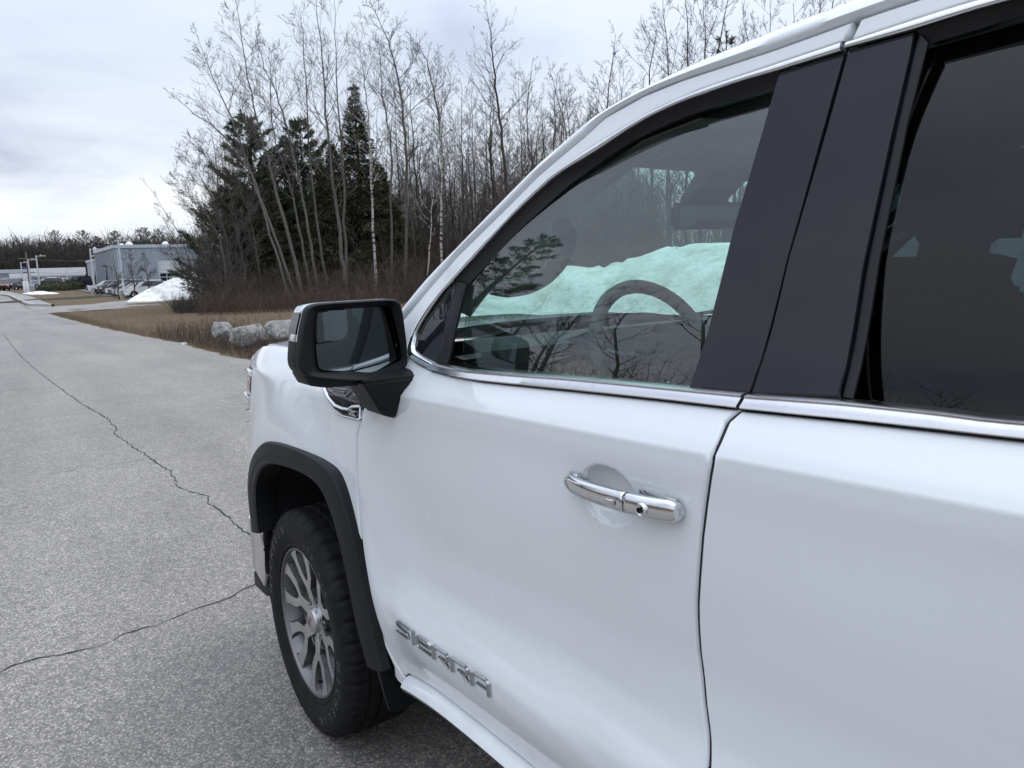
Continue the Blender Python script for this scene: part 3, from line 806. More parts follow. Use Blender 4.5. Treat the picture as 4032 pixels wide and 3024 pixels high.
strip('window_seal', catmull(XZ([(3602, 118), (3980, 6)]) + r_chi[3:], 3), catmull(rg_top, 3), M['seal'], rdoor, 0, -.01, n=50, prof=[(0, -.03), (0, -.002), (.2, -.006), (1, -.014), (1, -.03)])
pane = shift(rs_r, .035)[::-1] + rg_top[1:-1] + [(-2.578, 1.388)] + [(x, z - .012) for x, z in rb_top[::-1] if x < rs_r[-1][0] + .03 and x > -2.57]
skin_panel('window_pane', pane, side(-.012, YGl), M['privacy'], rdoor, .05, .001, .003, flip=True)
c1_, c2_ = Vector((-2.33, 1.0, 1.215)), Vector((-2.58, 1.0, 1.225))
ha, hb = c1_, c2_
closed_loft('handle_strap', handle_rows(0, 1, 30), M['chrome'], rdoor)
for t in (.03, .9):
    c = ha.lerp(hb, t); bm = bmesh.new(); add_box(bm, (c.x, YS(c.x, c.z) + .006, c.z), (.05, .034, .030)); bmesh.ops.bevel(bm, geom=bm.edges[:], offset=.008, segments=3, affect='EDGES'); bm_obj('handle_mount', bm, M['chrome'], rdoor, True, 50)

skin_panel('cab_corner', shift(rear_edge, -.007) + [(-2.40, .585), (-2.40, .56), (-2.78, .56), (-2.78, 1.84), (-2.74, 1.86)], side(), M['paint'], P, .05, .004, .02, flip=True)
# ---- rocker panel
RY = curve1([(.44, .955), (.475, .985), (.50, .994), (.525, .988), (.545, .965), (.57, .94)])
rk_top = [(-.768, .534), (-.84, .545), (-.95, .556), (-1.10, .563), (-1.3, .567), (-1.6, .571), (-1.9, .576), (-2.5, .584)]
rk_bot = [(-.765, .476), (-.84, .490), (-.95, .505), (-1.10, .516), (-1.3, .522), (-1.6, .527), (-1.9, .532), (-2.5, .54)]
rows = []
for a, b in zip(even(catmull(rk_top, 3), 60), even(catmull(rk_bot, 3), 60)):
    rows.append([(lerp(a[0], b[0], t), y, lerp(a[1], b[1], t)) for t, y in ((0.02, .93), (.02, .957), (.10, .975), (.28, .990), (.5, .996), (.72, .990), (.92, .972), (1.0, .950), (1.05, .90), (1.05, .8))])
loft('rocker_panel', rows, M['paint'], P)

# ---- front fender with crease and facet towards the hood
def zc(x): return 1.232 - .030 * max(x, 0) - .02 * max(0, x - .4)
def fmap_f(x, s):
    c_ = zc(x)
    if s <= c_: return (x, YS(x, s), s)
    t = s - c_
    return (x, YS(x, c_) - .46 * t - 2.0 * t * t, c_ + .92 * t - 1.2 * t * t)
fl_o = [(998, 2092), (981, 1926), (990, 1828), (1013, 1775), (1043, 1747), (1081, 1745), (1149, 1764), (1224, 1798), (1277, 1836), (1314, 1881), (1352, 1979), (1390, 2122), (1427, 2303), (1457, 2438), (1480, 2551), (1503, 2642)]
fl_i = [(1024, 2099), (1013, 2001), (1013, 1911), (1032, 1851), (1062, 1827), (1111, 1832), (1186, 1858), (1247, 1896), (1277, 1934), (1307, 2001), (1337, 2099), (1367, 2227), (1390, 2340), (1412, 2453), (1442, 2566), (1457, 2619)]
YF = lambda x, z: 1.022 - .17 * max(0, x - .08) ** 1.7
FO = XZ(fl_o, YF); FI = XZ(fl_i, YF)
FO[0] = (FO[0][0] + .01, FO[0][1]); pass
fc_f = catmull(shift(front_cut[:12], .0035), 3)          # door edge going up
fout = list(fc_f) + [(-.665, 1.30), (-.66, 1.330), (-.45, zc(-.45) + .10), (-.2, zc(-.2) + .10), (.1, zc(.1) + .10), (.4, zc(.4) + .10), (.58, zc(.58) + .092), (.66, zc(.66) + .065), (.70, zc(.7) + .02),
        (.60, 1.215), (.50, 1.205), (.505, 1.13), (.535, 1.075), (.60, 1.02), (.62, .90), (.60, .70)]
arch_f = [(x, z - .0) for x, z in FO]
fout += [(FO[0][0] + .02, .63)] + arch_f + [(-.712, .508), (-.722, .497), (-.745, .488), (-.762, .482), (-.768, .50)]
fine = [(-.66 + .02 * i, zc(-.66 + .02 * i) + d_) for i in range(70) for d_ in (-.012, -.004, 0, .004, .012)]
fender = skin_panel('front_fender', fout, fmap_f, M['paint'], P, .026, .004, .02, fine, flip=True, edge_step=.018)
# black wheel-arch flare
A = even(catmull(FO, 4), 90); Bq = even(catmull(FI, 4), 90); rows = []
for a, b in zip(A, Bq):
    row = []
    for t, h in ((-.06, -.02), (-.06, .004), (.0, .010), (.10, .0125), (.55, .016), (.60, .013), (.92, .0145), (1.0, .008), (1.0, -.02), (.98, -.07)):
        x, z = lerp(a[0], b[0], t), lerp(a[1], b[1], t); row.append((x, YF(x, z) + h - .004, z))
    rows.append(row)
loft('arch_flare', rows, M['black'], P, angle=28)
# wheel well liner
rows = []
for b in Bq:
    rows.append([(b[0] * s_, y, .42 + (b[1] - .42) * s_) for y, s_ in ((YF(*b) - .03, 1.0), (.90, 1.04), (.62, 1.04), (.55, .6), (.55, .15))])
loft('wheel_liner', rows, M['cavity'], P)
# mud flap
A = [(-.655, 1.022, .560), (-.69, 1.018, .53), (-.70, 1.01, .455), (-.698, .998, .405), (-.692, .975, .392), (-.67, .74, .40), (-.66, .74, .60), (-.655, .98, .60)]
prism('mud_flap', A, (.014, 0, 0), M['black'], P, .004)
# fender vent with chrome frame and louvres
vt = [(1268, 1500), (1270, 1530), (1290, 1572), (1318, 1610), (1352, 1632), (1420, 1648), (1428, 1612), (1447, 1540), (1455, 1490)]
VT = XZ(vt)
vent = skin_panel('fender_vent', shift(VT, .0), side(.0025), M['gloss_black'], P, .03, .002, .006, flip=True)
def ribbon(name, pts, w, mat, parent, h=.006, f=YS, off=.002):
    """raised bead of width w along (x, z) points"""
    pts = resample(pts, .012, False); A, Bq_ = [], []
    for i, q in enumerate(pts):
        d_ = np.array(pts[min(i + 1, len(pts) - 1)]) - np.array(pts[max(i - 1, 0)]); d_ /= np.linalg.norm(d_)
        k = np.array((-d_[1], d_[0])) * w / 2; A.append(tuple(np.array(q) + k)); Bq_.append(tuple(np.array(q) - k))
    return strip(name, A, Bq_, mat, parent, h, off, f, n=max(6, len(A)))
ribbon('vent_chrome', XZ([(1277, 1500), (1279, 1530), (1296, 1566), (1322, 1596), (1350, 1608), (1378, 1612), (1390, 1600), (1424, 1600)]), .0095, M['chrome'], vent)
ribbon('vent_chrome', XZ([(1322, 1622), (1352, 1637), (1418, 1652)]), .0055, M['satin'], vent, .003)
ribbon('vent_chrome', XZ([(1426, 1602), (1423, 1648)]), .007, M['chrome'], vent)
for a, b in (((1296, 1530), (1330, 1555)), ((1330, 1555), (1366, 1560)), ((1366, 1560), (1400, 1530)), ((1400, 1540), (1436, 1546)), ((1402, 1530), (1438, 1534)), ((1396, 1554), (1432, 1560)), ((1316, 1535), (1362, 1545)), ((1316, 1528), (1370, 1535))):
    ribbon('louvre', XZ([a, b]), .005, M['wheel_grey'], vent, .0025, off=.003)
def text_mesh(s, size, mat, parent, name, mw, extr=.002):
    cu = bpy.data.curves.new(name, 'FONT'); cu.body = s; cu.size = size; cu.extrude = extr; cu.align_x = 'CENTER'; cu.align_y = 'CENTER'
    cu.resolution_u = 3
    o = bpy.data.objects.new(name, cu); C.objects.link(o)
    dg = bpy.context.evaluated_depsgraph_get(); me = bpy.data.meshes.new_from_object(o.evaluated_get(dg))
    bpy.data.objects.remove(o)
    me.transform(mw)
    return link(name, me, mat, parent)
q = XZ([(1397, 1626)])[0]
text_mesh('GMC', .021, M['chrome'], vent, 'emblem_text', Matrix(((-1, 0, 0, q[0]), (0, 0, 1, YS(*q) + .007), (0, 1, 0, q[1]), (0, 0, 0, 1))))

# ---- headlamp wrapping round the corner
hl = [(.505, 1.198), (.60, 1.205), (.70, 1.20), (.77, 1.18), (.775, 1.12), (.70, 1.085), (.66, 1.02), (.62, .93), (.60, .93), (.585, 1.03), (.545, 1.075), (.513, 1.13)]
lamp = skin_panel('headlamp', hl, side(-.004), M['lamp_dark'], P, .03, .003, .03, flip=True)
ribbon('lamp_chrome', [(.50, 1.192), (.62, 1.190), (.74, 1.172)], .022, M['chrome'], lamp, .012)
ribbon('lamp_chrome', [(.535, 1.095), (.62, 1.090), (.72, 1.09)], .010, M['chrome'], lamp, .008)
ribbon('lamp_chrome', [(.585, 1.035), (.64, 1.03)], .008, M['chrome'], lamp, .008)
ribbon('lamp_chrome', [(.60, .985), (.645, .98)], .008, M['chrome'], lamp, .008)
skin_panel('side_marker', [(.525, 1.17), (.60, 1.165), (.61, 1.115), (.54, 1.115)], side(.001), M['lamp_red'], lamp, .03, .002, .006, flip=True)
skin_panel('lamp_reflector', [(.63, 1.165), (.72, 1.155), (.72, 1.115), (.63, 1.115)], side(.001), M['lamp_clear'], lamp, .03, .002, .006, flip=True)

# ---- things mirrored to the passenger side
for o in [door, rdoor, fender, vent, lamp] + [k for k in P.children if k.name.split('.')[0] in ('cab_corner', 'rocker_panel', 'arch_flare', 'wheel_liner', 'mud_flap')]:
    c = copy_tree(o, P); c.scale = (1, -1, 1)

# ---- roof rail / A-pillar, roof, windshield
sil = [(1600, 1203), (1699, 1084), (1832, 951), (1998, 779), (2131, 646), (2217, 570), (2335, 470), (2411, 423), (2482, 382), (2570, 335), (2717, 267), (2835, 217), (2982, 159), (3128, 100), (3275, 47), (3400, 0)]
def rail_point(px):
    return on_surf(*px, lambda x, z: YS(x, z) - .012)
SIL = [rail_point(q) for q in sil]
GRV = [on_surf(*q, YS) for q in groove]
base_s = [Vector((-.44, .905, 1.30)), Vector((-.56, .895, 1.385))]
SILc = [Vector(v) for v in catmull([tuple(v) for v in base_s + SIL] + [(-1.95, SIL[-1].y - .003, SIL[-1].z + .003), (-2.2, .728, 1.893), (-2.5, .725, 1.882), (-2.72, .735, 1.86)], 4)]
GRc = [Vector(v) for v in catmull([(-.47, .925, 1.26), (-.60, .915, 1.35)] + [tuple(v) for v in GRV] + [(-1.92, .745, 1.868), (-2.2, .742, 1.868), (-2.5, .745, 1.858), (-2.72, .76, 1.83)], 4)]
SILe = [Vector(v) for v in even([tuple(v) for v in SILc], 120)]; GRe = [Vector(v) for v in even([tuple(v) for v in GRc], 120)]
rows = []
for s_, g in zip(SILe, GRe):
    inn = Vector((0, -1, 0))
    up = (s_ - g); up.y = 0; up = up.normalized() if up.length > 1e-4 else Vector((0, 0, 1))
    row = [g + Vector((0, -.03, 0)) + up * -.004, g + Vector((0, -.010, 0)) - up * .001, g.lerp(s_, .12) + Vector((0, .004, 0)), g.lerp(s_, .35) + Vector((0, .012, 0)), g.lerp(s_, .7) + Vector((0, .012, 0)), s_ + Vector((0, .004, 0)) + up * .001, s_ + Vector((0, -.016, 0)) + up * .010, s_ + Vector((0, -.040, 0)) + up * .012, s_ + Vector((0, -.060, 0)) + up * .008, s_ + Vector((0, -.062, 0)) - up * .02]
    rows.append([tuple(v) for v in row])
for s in (1, -1):
    loft('roof_rail', [[(x, y * s, z) for x, y, z in r_] for r_ in rows], M['paint'], P, angle=60)
# inner edge of the rails carries glass and roof
edge_in = [Vector(r_[8]) for r_ in rows]
k_head = min(range(120), key=lambda i: abs(edge_in[i].x + 1.20))
wl_ = edge_in[2:k_head + 1]
def across(L_, bow, crown, n=17, s0=0.0):
    rows_ = []
    for i, v in enumerate(L_):
        b = bow(i / (len(L_) - 1)); row = []
        for j in range(n):
            u = -1 + 2 * j / (n - 1); k = 1 - u * u
            row.append((v.x + b * k, v.y * u * -1 if False else v.y * u, v.z + crown * k - s0))
        rows_.append(row)
    return rows_
loft('windshield', across(wl_, lambda t: lerp(.22, .12, t), .015), M['windshield'], P)
roof_l = edge_in[k_head + 1:]
hd_rows = across(roof_l, lambda t: .12 * max(0, 1 - t * 3), .045)
loft('roof', hd_rows, M['paint'], P)
loft('headliner', [[(x, y * .97, z - .035 - .02 * (1 - abs(y))) for x, y, z in r_] for r_ in hd_rows], M['headliner'], P)
# inside trim of the A-pillars: from the door seal to the edge of the windshield opening
pil_in = [on_y(a, b, y_) for a, b, y_ in ((1852, 1249, .79), (1932, 1147, .765), (2060, 1030, .745), (2190, 915, .725), (2330, 792, .695), (2420, 718, .675), (2495, 659, .65))]
pil_in = [Vector(v) for v in catmull([tuple(v) for v in pil_in], 4)]
pil_out = [on_surf(a, b, lambda x, z: YS(x, z) - .035) for a, b in ((1790, 1230), (1835, 1120), (1940, 990), (2090, 845), (2250, 705), (2400, 600), (2560, 505))]
pil_out = [Vector(v) for v in catmull([tuple(v) for v in pil_out], 4)]
for s in (1, -1):
    rr_ = []
    for a, b in zip(pil_out, pil_in):
        m1_ = a.lerp(b, .35) + Vector((0, -.012, .0)); m2_ = a.lerp(b, .75) + Vector((.0, -.010, .0)); e = b + Vector((.035, .05, .03))
        rr_.append([(p_.x, p_.y * s, p_.z) for p_ in (a + Vector((.01, .004, .01)), a, m1_, m2_, b, b + Vector((.012, .010, .008)), e)])
    loft('pillar_trim', rr_, M['headliner'], P, angle=50)
h0 = on_y(2495, 659, .65)
hp = [Vector((h0.x - .02, .76, h0.z - .01)), h0, on_y(2560, 664, .52), on_y(2640, 670, .36), on_y(2747, 676, .18)]
hp = hp + [Vector((hp[-1].x + .01, 0, hp[-1].z + .004))]; hp = hp + [Vector((v.x, -v.y, v.z)) for v in hp[-2::-1]]
hp = [Vector(v) for v in catmull([tuple(v) for v in hp], 3)]
loft('header_trim', [[(v.x + .07, v.y, v.z + .05), (v.x + .015, v.y, v.z + .006), (v.x, v.y, v.z), (v.x - .02, v.y, v.z + .004), (v.x - .12, v.y, v.z + .035), (v.x - .25, v.y, v.z + .05)] for v in hp], M['headliner'], P, angle=60)
# ---- cab shell behind the panels (keeps the shut lines dark) and floor
rows = []
for z in (.50, .56, .7, .9, 1.1, 1.25, 1.31):
    rows.append([(x, (YS(x, z) - .052), z) for x in (-.58, -.7, -.9, -1.2, -1.5, -1.74, -2.0, -2.3, -2.66)])
for s in (1, -1): loft('inner_side', [[(x, y * s, z) for x, y, z in r_] for r_ in rows], M['cavity'], P)
# B-pillar inside
for s in (1, -1):
    A = [(-1.76, 1.30), (-1.885, 1.30), (-1.885, 1.60), (-1.885, 1.86), (-1.80, 1.86), (-1.78, 1.60)]
    prism('pillar_inner', [(x, (YS(x, z) - .03) * s, z) for x, z in A], (0, -.03 * s, 0), M['interior'], P)
    A = [(-2.60, 1.30), (-2.74, 1.30), (-2.74, 1.86), (-2.52, 1.86), (-2.58, 1.75)]
    prism('pillar_inner', [(x, (YS(x, z) - .03) * s, z) for x, z in A], (0, -.03 * s, 0), M['interior'], P)
    # door inner panels with sloping sill
    A = [(-.72, .6), (-1.76, .6), (-1.76, 1.36), (-1.4, 1.345), (-1.05, 1.33), (-.95, 1.33), (-.72, 1.36)]
    prism('door_trim', [(x, .895 * s, z) for x, z in A], (0, -.06 * s, 0), M['interior'], P, .02)
    A = [(-1.80, .6), (-2.66, .6), (-2.66, 1.37), (-1.80, 1.365)]
    prism('door_trim', [(x, .895 * s, z) for x, z in A], (0, -.06 * s, 0), M['interior'], P, .02)
box('floor_pan', (-1.7, 0, .52), (2.1, 1.86, .06), M['cavity'], P)
box('chassis', (-1.75, 0, .44), (4.6, .9, .16), M['cavity'], P)
box('cab_back', (-2.76, 0, 1.0), (.05, 1.84, .90), M['paint'], P, .01)
loft('rear_glass', [[(-2.765, y, 1.44) for y in (-.78, -.4, 0, .4, .78)], [(-2.745, y * .9, 1.84) for y in (-.78, -.4, 0, .4, .78)]], M['privacy'], P)
box('firewall', (-.50, 0, .85), (.06, 1.80, .85), M['cavity'], P)

# ---- hood, cowl, front end
def hood_z(x, y):
    e = fmap_f(x, zc(x) + .104); t = min(1.0, abs(y) / e[1])
    z = e[2] + .035 * (1 - t ** 2.4) + .012 * smoothstep(.62, .50, t)
    z -= .12 * smoothstep(.42, .86, x) ** 2
    return z
rows = []
for i in range(37):
    x = -.36 + 1.20 * i / 36
    e = fmap_f(min(x, .70), zc(min(x, .70)) + .106)
    yw = e[1] - (.30 * max(0, x - .62)) 
    rows.append([(x + .22 * (1 - (j / 12 - 1) ** 2) * max(0, 1 - i / 10) - 0 + .03 * (1 - (j / 12 - 1) ** 2) * (i / 36), yw * (j / 12 - 1), hood_z(min(x, .84), yw * (j / 12 - 1))) for j in range(25)])
hood = loft('hood', rows, M['paint'], P, angle=35)
loft('hood_edge', [[(r_[-1][0], y, z) for y, z in ((r_[-1][1], r_[-1][2]), (r_[-1][1] + .002, r_[-1][2] - .02), (r_[-1][1] - .05, r_[-1][2] - .06))] for r_ in rows], M['paint'], P)
loft('hood_edge', [[(r_[0][0], y, z) for y, z in ((r_[0][1], r_[0][2]), (r_[0][1] - .002, r_[0][2] - .02), (r_[0][1] + .05, r_[0][2] - .06))] for r_ in rows], M['paint'], P)
loft('cowl', [[(-.62 + .22 * (1 - u * u), .90 * u, 1.285) for u in [k / 8 - 1 for k in range(17)]], [(-.30 + .22 * (1 - u * u), .86 * u, 1.265) for u in [k / 8 - 1 for k in range(17)]]], M['black'], P)
for y in (.55, -.35):
    tube('wiper', [(-.30, y, 1.30), (-.36, y - .2, 1.345), (-.42, y - .45, 1.365)], .008, M['black'], P, 6)
# nose: grille, bumper
nose = [(.62, .90), (.72, .86), (.80, .78), (.85, .60), (.875, .3), (.88, 0)]
nose = nose + [(x, -y) for x, y in nose[-2::-1]]
nose = catmull(nose, 4)
def band(name, z0, z1, mat, off=0.0, bul=.0, parent=P, pts=nose):
    rows_ = []
    for t in (0, .1, .5, .9, 1):
        z = lerp(z0, z1, t); k = off + bul * (1 - (2 * t - 1) ** 2)
        rows_.append([(x + k, y * (1 + k * .5), z) for x, y in pts])
    return loft(name, rows_, mat, parent)
band('front_bumper', .36, .58, M['chrome'], .035, .03)
band('lower_valance', .22, .36, M['black'], .015, .01)
band('bumper_cap', .58, .93, M['paint'], .0, .0)
band('front_panel', .93, 1.20, M['black'], -.02)
g = band('grille', .70, 1.16, M['gloss_black'], .012, .0, P, [q for q in nose if abs(q[1]) < .62])
for z in (.78, .86, .94, 1.02, 1.10):
    rows_ = [[(x + k, y, z + d_) for x, y in nose if abs(y) < .60] for k, d_ in ((.012, -.014), (.035, -.012), (.035, .012), (.012, .014))]
    loft('grille_bar', rows_, M['chrome'], g)
text_mesh('GMC', .16, M['red'], g, 'emblem_text', Matrix(((0, 0, 1, .925), (1, 0, 0, 0), (0, 1, 0, .94), (0, 0, 0, 1))), .012)
# chrome bumper corner seen ahead of the wheel
for s in (1, -1):
    A = [(.492, .575), (.56, .56), (.72, .585), (.72, .35), (.52, .335), (.490, .40), (.486, .50)]
    prism('bumper_corner', [(x, (.962 - .10 * max(0, x - .56)) * s, z) for x, z in A], (0, -.05 * s, 0), M['satin'], P, .012)
    prism('valance_corner', [(x, .950 * s, z) for x, z in [(.475, .345), (.70, .345), (.70, .28), (.54, .285), (.49, .31)]], (0, -.05 * s, 0), M['black'], P, .01)

# ---- bed and tail
for s in (1, -1):
    A = [(-2.80, 1.30), (-2.80, .62), (-3.16, .60), (-3.20, .80), (-3.33, .95), (-3.50, 1.0), (-3.62, 1.0), (-3.80, .95), (-3.93, .80), (-3.98, .60), (-4.62, .62), (-4.68, 1.0), (-4.66, 1.30)]
    prism('bed_side', [(x, .985 * s, z) for x, z in A], (0, -.10 * s, 0), M['paint'], P, .03)
    tube('arch_flare', [(-3.12, 1.0 * s, .55), (-3.16, 1.0 * s, .80), (-3.32, 1.0 * s, .98), (-3.56, 1.0 * s, 1.03), (-3.80, 1.0 * s, .98), (-3.97, 1.0 * s, .80), (-4.01, 1.0 * s, .55)], .035, M['black'], P, 8)
    box('tail_lamp', (-4.64, .95 * s, 1.12), (.06, .07, .30), M['lamp_red'], P, .012)
box('tailgate', (-4.65, 0, 1.0), (.07, 1.76, .58), M['paint'], P, .02)
box('rear_bumper', (-4.72, 0, .62), (.16, 1.86, .20), M['chrome'], P, .04)
box('bed_floor', (-3.72, 0, .80), (1.8, 1.7, .05), M['black'], P)
box('bed_front', (-2.82, 0, 1.02), (.05, 1.8, .54), M['paint'], P, .01)

# ---- wheels
def make_wheel(x, s):
    w = bpy.data.objects.new('wheel', None); C.objects.link(w); w.parent = P; w.location = (x, .97 * s, .386); w.empty_display_size = .2
    if s < 0: w.rotation_euler = (0, 0, math.pi)
    return w
# tyre: y is measured from the outer wheel face, outwards positive
RT = .389
prof = [(.232, -.235), (.245, -.245), (.262, -.250), (.30, -.262), (.335, -.262), (.36, -.252), (.376, -.235), (.385, -.215)]
tread = []
for k in range(5):
    y0 = -.205 + k * .041
    tread += [(RT - .002 * abs(k - 2), y0 - .010 if k else y0), (RT - .002 * abs(k - 2), y0 + .020)]
    if k < 4: tread += [(RT - .012, y0 + .022), (RT - .012, y0 + .029)]
prof += tread + [(.384, -.012), (.376, .002), (.360, .014), (.352, .0165), (.350, .0150), (.335, .0195), (.31, .0195), (.285, .0145), (.272, .0085), (.2690, .0105), (.262, .009), (.256, .003), (.2535, -.006), (.250, -.02)]
bm = bmesh.new(); NSEG = 216
rings = add_lathe(bm, prof, NSEG, 'y', (0, 0, 0))
sh0 = len(prof) - 15
for i, ring in enumerate(rings):
    r_, y_ = prof[i]
    for k, v in enumerate(ring):
        ph = k % 6
        cut = 0.0
        if r_ > .374 and (y_ > -.03 or y_ < -.19): cut = .009 if ph in (0,) else (.004 if ph == 3 else 0)
        elif r_ > .38: cut = .006 if (k + i) % 6 == 0 else 0
        if cut:
            f_ = (r_ - cut) / r_; v.co.x *= f_; v.co.z *= f_
        if y_ > .012 and .355 < r_ < .365 and ph in (0, 1): v.co.y -= .004
wheel = make_wheel(0, 1)
tyre = bm_obj('tyre', bm, M['tyre'], wheel, True, 32)
# raised sidewall lettering
def arc_text(s_, rad, a_mid, size, step, parent, mat, y, ex=.0012, squash=1.0):
    n = len(s_)
    for i, ch in enumerate(s_):
        if ch == ' ': continue
        a = a_mid + (i - (n - 1) / 2) * step      # angle from +x towards +z, letters read clockwise seen from outside
        tx = Vector((math.sin(a), 0, -math.cos(a))) * -1 if False else Vector((math.sin(a), 0, -math.cos(a)))
        up_ = Vector((math.cos(a), 0, math.sin(a)))
        # seen from outside (looking along -y) +x is to the left: text right = clockwise tangent
        rt = Vector((-math.sin(a), 0, math.cos(a)))
        pos = up_ * rad
        mw = Matrix(((rt.x * size, up_.x * size * squash, 0, pos.x), (0, 0, ex, y), (rt.z * size, up_.z * size * squash, 0, pos.z), (0, 0, 0, 1)))
        text_mesh(ch, 1.0, mat, parent, 'letter', mw, 1.0)
M['tyre_letter'] = simple('tyre_letter_rubber', (0.055, 0.055, 0.057), 0.42)
arc_text('MICHELIN', .318, R(215), .046, R(9.0), tyre, M['tyre_letter'], .0195, squash=.9)
arc_text('MICHELIN', .318, R(35), .046, R(9.0), tyre, M['tyre_letter'], .0195, squash=.9)
arc_text('LTX A/S', .318, R(125), .030, R(6.0), tyre, M['tyre_letter'], .0195, squash=.9)
# rim barrel and lip
rim = lathe('rim', [(.2545, -.004), (.2545, .004), (.251, .006), (.247, .004), (.244, -.004), (.238, -.012), (.226, -.05), (.222, -.12), (.228, -.20), (.20, -.205)], M['wheel_grey'], wheel, 96, angle=35)
lathe('brake_disc', [(.0, -.115), (.165, -.115), (.168, -.12), (.168, -.14), (.10, -.15)], M['wheel_grey'], wheel, 48)
box('brake_caliper', (-.12, -.11, .08), (.12, .06, .14), M['cavity'], wheel, .015)
lathe('rim_back', [(.224, -.16), (.0, -.165)], M['cavity'], wheel, 32)
# six forked spokes: machined face, grey flanks
def add_spoke(bm, poly, dep, y0=None):
    """poly: (radius, angle offset in metres at that radius, face y)"""
    return
for k in range(6):
    a0 = R(60 * k + 18)
    ca, sa = math.cos(a0), math.sin(a0)
    def loc(r_, t_, y_): return (r_ * ca - t_ * sa, y_, r_ * sa + t_ * ca)
    # stem then two arms, as one outline
    out = [(.050, -.030, -.030), (.085, -.024, -.024), (.112, -.022, -.020), (.150, -.056, -.016), (.200, -.074, -.010), (.232, -.092, -.004), (.240, -.076, -.003), (.247, -.034, -.003),
           (.240, -.026, -.004), (.228, -.038, -.006), (.195, -.036, -.011), (.160, -.024, -.016), (.138, -.008, -.019), (.138, .008, -.019), (.160, .024, -.016), (.195, .036, -.011), (.228, .038, -.006), (.240, .026, -.004), (.247, .034, -.003),
           (.240, .076, -.003), (.232, .092, -.004), (.200, .074, -.010), (.150, .056, -.016), (.112, .022, -.020), (.085, .024, -.024), (.050, .030, -.030)]
    n = len(out)
    bm = bmesh.new()
    top = [bm.verts.new(loc(*q)) for q in out]
    half = n // 2
    # faces as quads across: left arm, right arm, stem
    idx = [(0, 1, 24, 25), (1, 2, 23, 24), (2, 12, 13, 23), (2, 3, 11, 12), (3, 4, 10, 11), (4, 5, 9, 10), (5, 6, 7, 8, 9), (13, 14, 22, 23), (14, 15, 21, 22), (15, 16, 20, 21), (16, 17, 18, 19, 20)]
    for f_ in idx: bm.faces.new([top[i] for i in f_])
    sp = bm_obj('spoke', bm, M['wheel_machined'], wheel)
    bm = bmesh.new()
    t_ = [bm.verts.new(loc(q[0], q[1], q[2] - .0015)) for q in out]
    lo = [bm.verts.new(loc(q[0] + .001, q[1] * (1.12 if abs(q[1]) > .045 or q[0] < .13 else .80), q[2] - .055)) for q in out]
    for i in range(n):
        j = (i + 1) % n; bm.faces.new((t_[i], t_[j], lo[j], lo[i]))
    bm_obj('spoke_flank', bm, M['wheel_grey'], sp)
lathe('hub', [(.066, -.06), (.066, -.034), (.060, -.030), (.0, -.030)], M['wheel_machined'], wheel, 40)
for k in range(6):
    a = R(60 * k + 48); q = (.079 * math.cos(a), -.038, .079 * math.sin(a))
    lathe('lug_pocket', [(.0, -.02), (.0205, -.02), (.0215, .010), (.024, .012), (.026, -.01)], M['wheel_grey'], wheel, 20, c=q)
    lathe('lug_nut', [(.0, .006), (.006, .005), (.010, -.001), (.011, -.02)], M['chrome'], wheel, 6, c=q, angle=20)
cap = lathe('centre_cap', [(.0, -.008), (.030, -.010), (.040, -.014), (.043, -.022), (.043, -.035)], M['wheel_machined'], wheel, 40)
text_mesh('GMC', .019, M['red'], cap, 'emblem_text', Matrix(((-math.cos(.9), math.sin(.9), 0, 0), (0, 0, 1, -.0085), (math.sin(.9), math.cos(.9), 0, 0), (0, 0, 0, 1))), .001)
tube('valve_stem', [(.205 * math.cos(R(252)), -.03, .205 * math.sin(R(252))), (.20 * math.cos(R(252)), .0, .20 * math.sin(R(252)))], .005, M['black'], wheel, 8)
for x, s in ((0, -1), (-3.565, 1), (-3.565, -1)):
    c = copy_tree(wheel, P); c.location = (x, .97 * s, .386)
    if s < 0: c.rotation_euler = (0, 0, math.pi)

M['spot'] = mat_chrome('spot_mirror', 0.01, (0.075, 0.088, 0.095))
# ---- outside mirror (driver side)
MX = -.80
def cr3(pts): return [(900 + .45208 * a, 1150 + .45208 * b) for a, b in pts]
rimA = cr3([(668, 215), (680, 160), (715, 122), (790, 100), (1000, 84), (1300, 66), (1420, 62), (1482, 78), (1512, 130), (1530, 230), (1548, 370), (1562, 510), (1562, 600), (1540, 648), (1450, 700), (1300, 758), (1200, 778), (900, 765), (720, 742), (650, 706), (618, 640), (618, 540), (632, 400), (648, 300)])
opn = cr3([(765, 230), (772, 185), (800, 160), (1000, 146), (1250, 128), (1405, 118), (1440, 136), (1462, 220), (1490, 330), (1515, 440), (1535, 560), (1530, 592), (1440, 640), (1280, 704), (1100, 696), (900, 686), (800, 676), (772, 652), (757, 560), (750, 430), (756, 310)])
A3 = [on_x(a, b, MX) for a, b in rimA]; O3 = [on_x(a, b, MX + .012) for a, b in opn]
A3 = [Vector(v) for v in even(catmull([tuple(v) for v in A3], 3, True) + [tuple(A3[0])], 97)[:-1]]
O3 = [Vector(v) for v in even(catmull([tuple(v) for v in O3], 3, True) + [tuple(O3[0])], 97)[:-1]]
cen = sum(A3, Vector()) / len(A3)
mir = bpy.data.objects.new('door_mirror', None); C.objects.link(mir); mir.parent = P
def ringm(L_, dx, sc, sh=(0, 0)): return [Vector((v.x + dx, cen.y + (v.y - cen.y) * sc + sh[0], cen.z + (v.z - cen.z) * sc + sh[1])) for v in L_]
seq = [ringm(O3, .012, .985), O3, ringm(A3, -.001, .965), ringm(A3, .000, .985), ringm(A3, .005, 1.0), ringm(A3, .016, 1.006), ringm(A3, .024, 1.002)]
loft('mirror_frame', [[tuple(v) for v in r_] for r_ in seq], M['black'], mir, angle=50, closed=True)
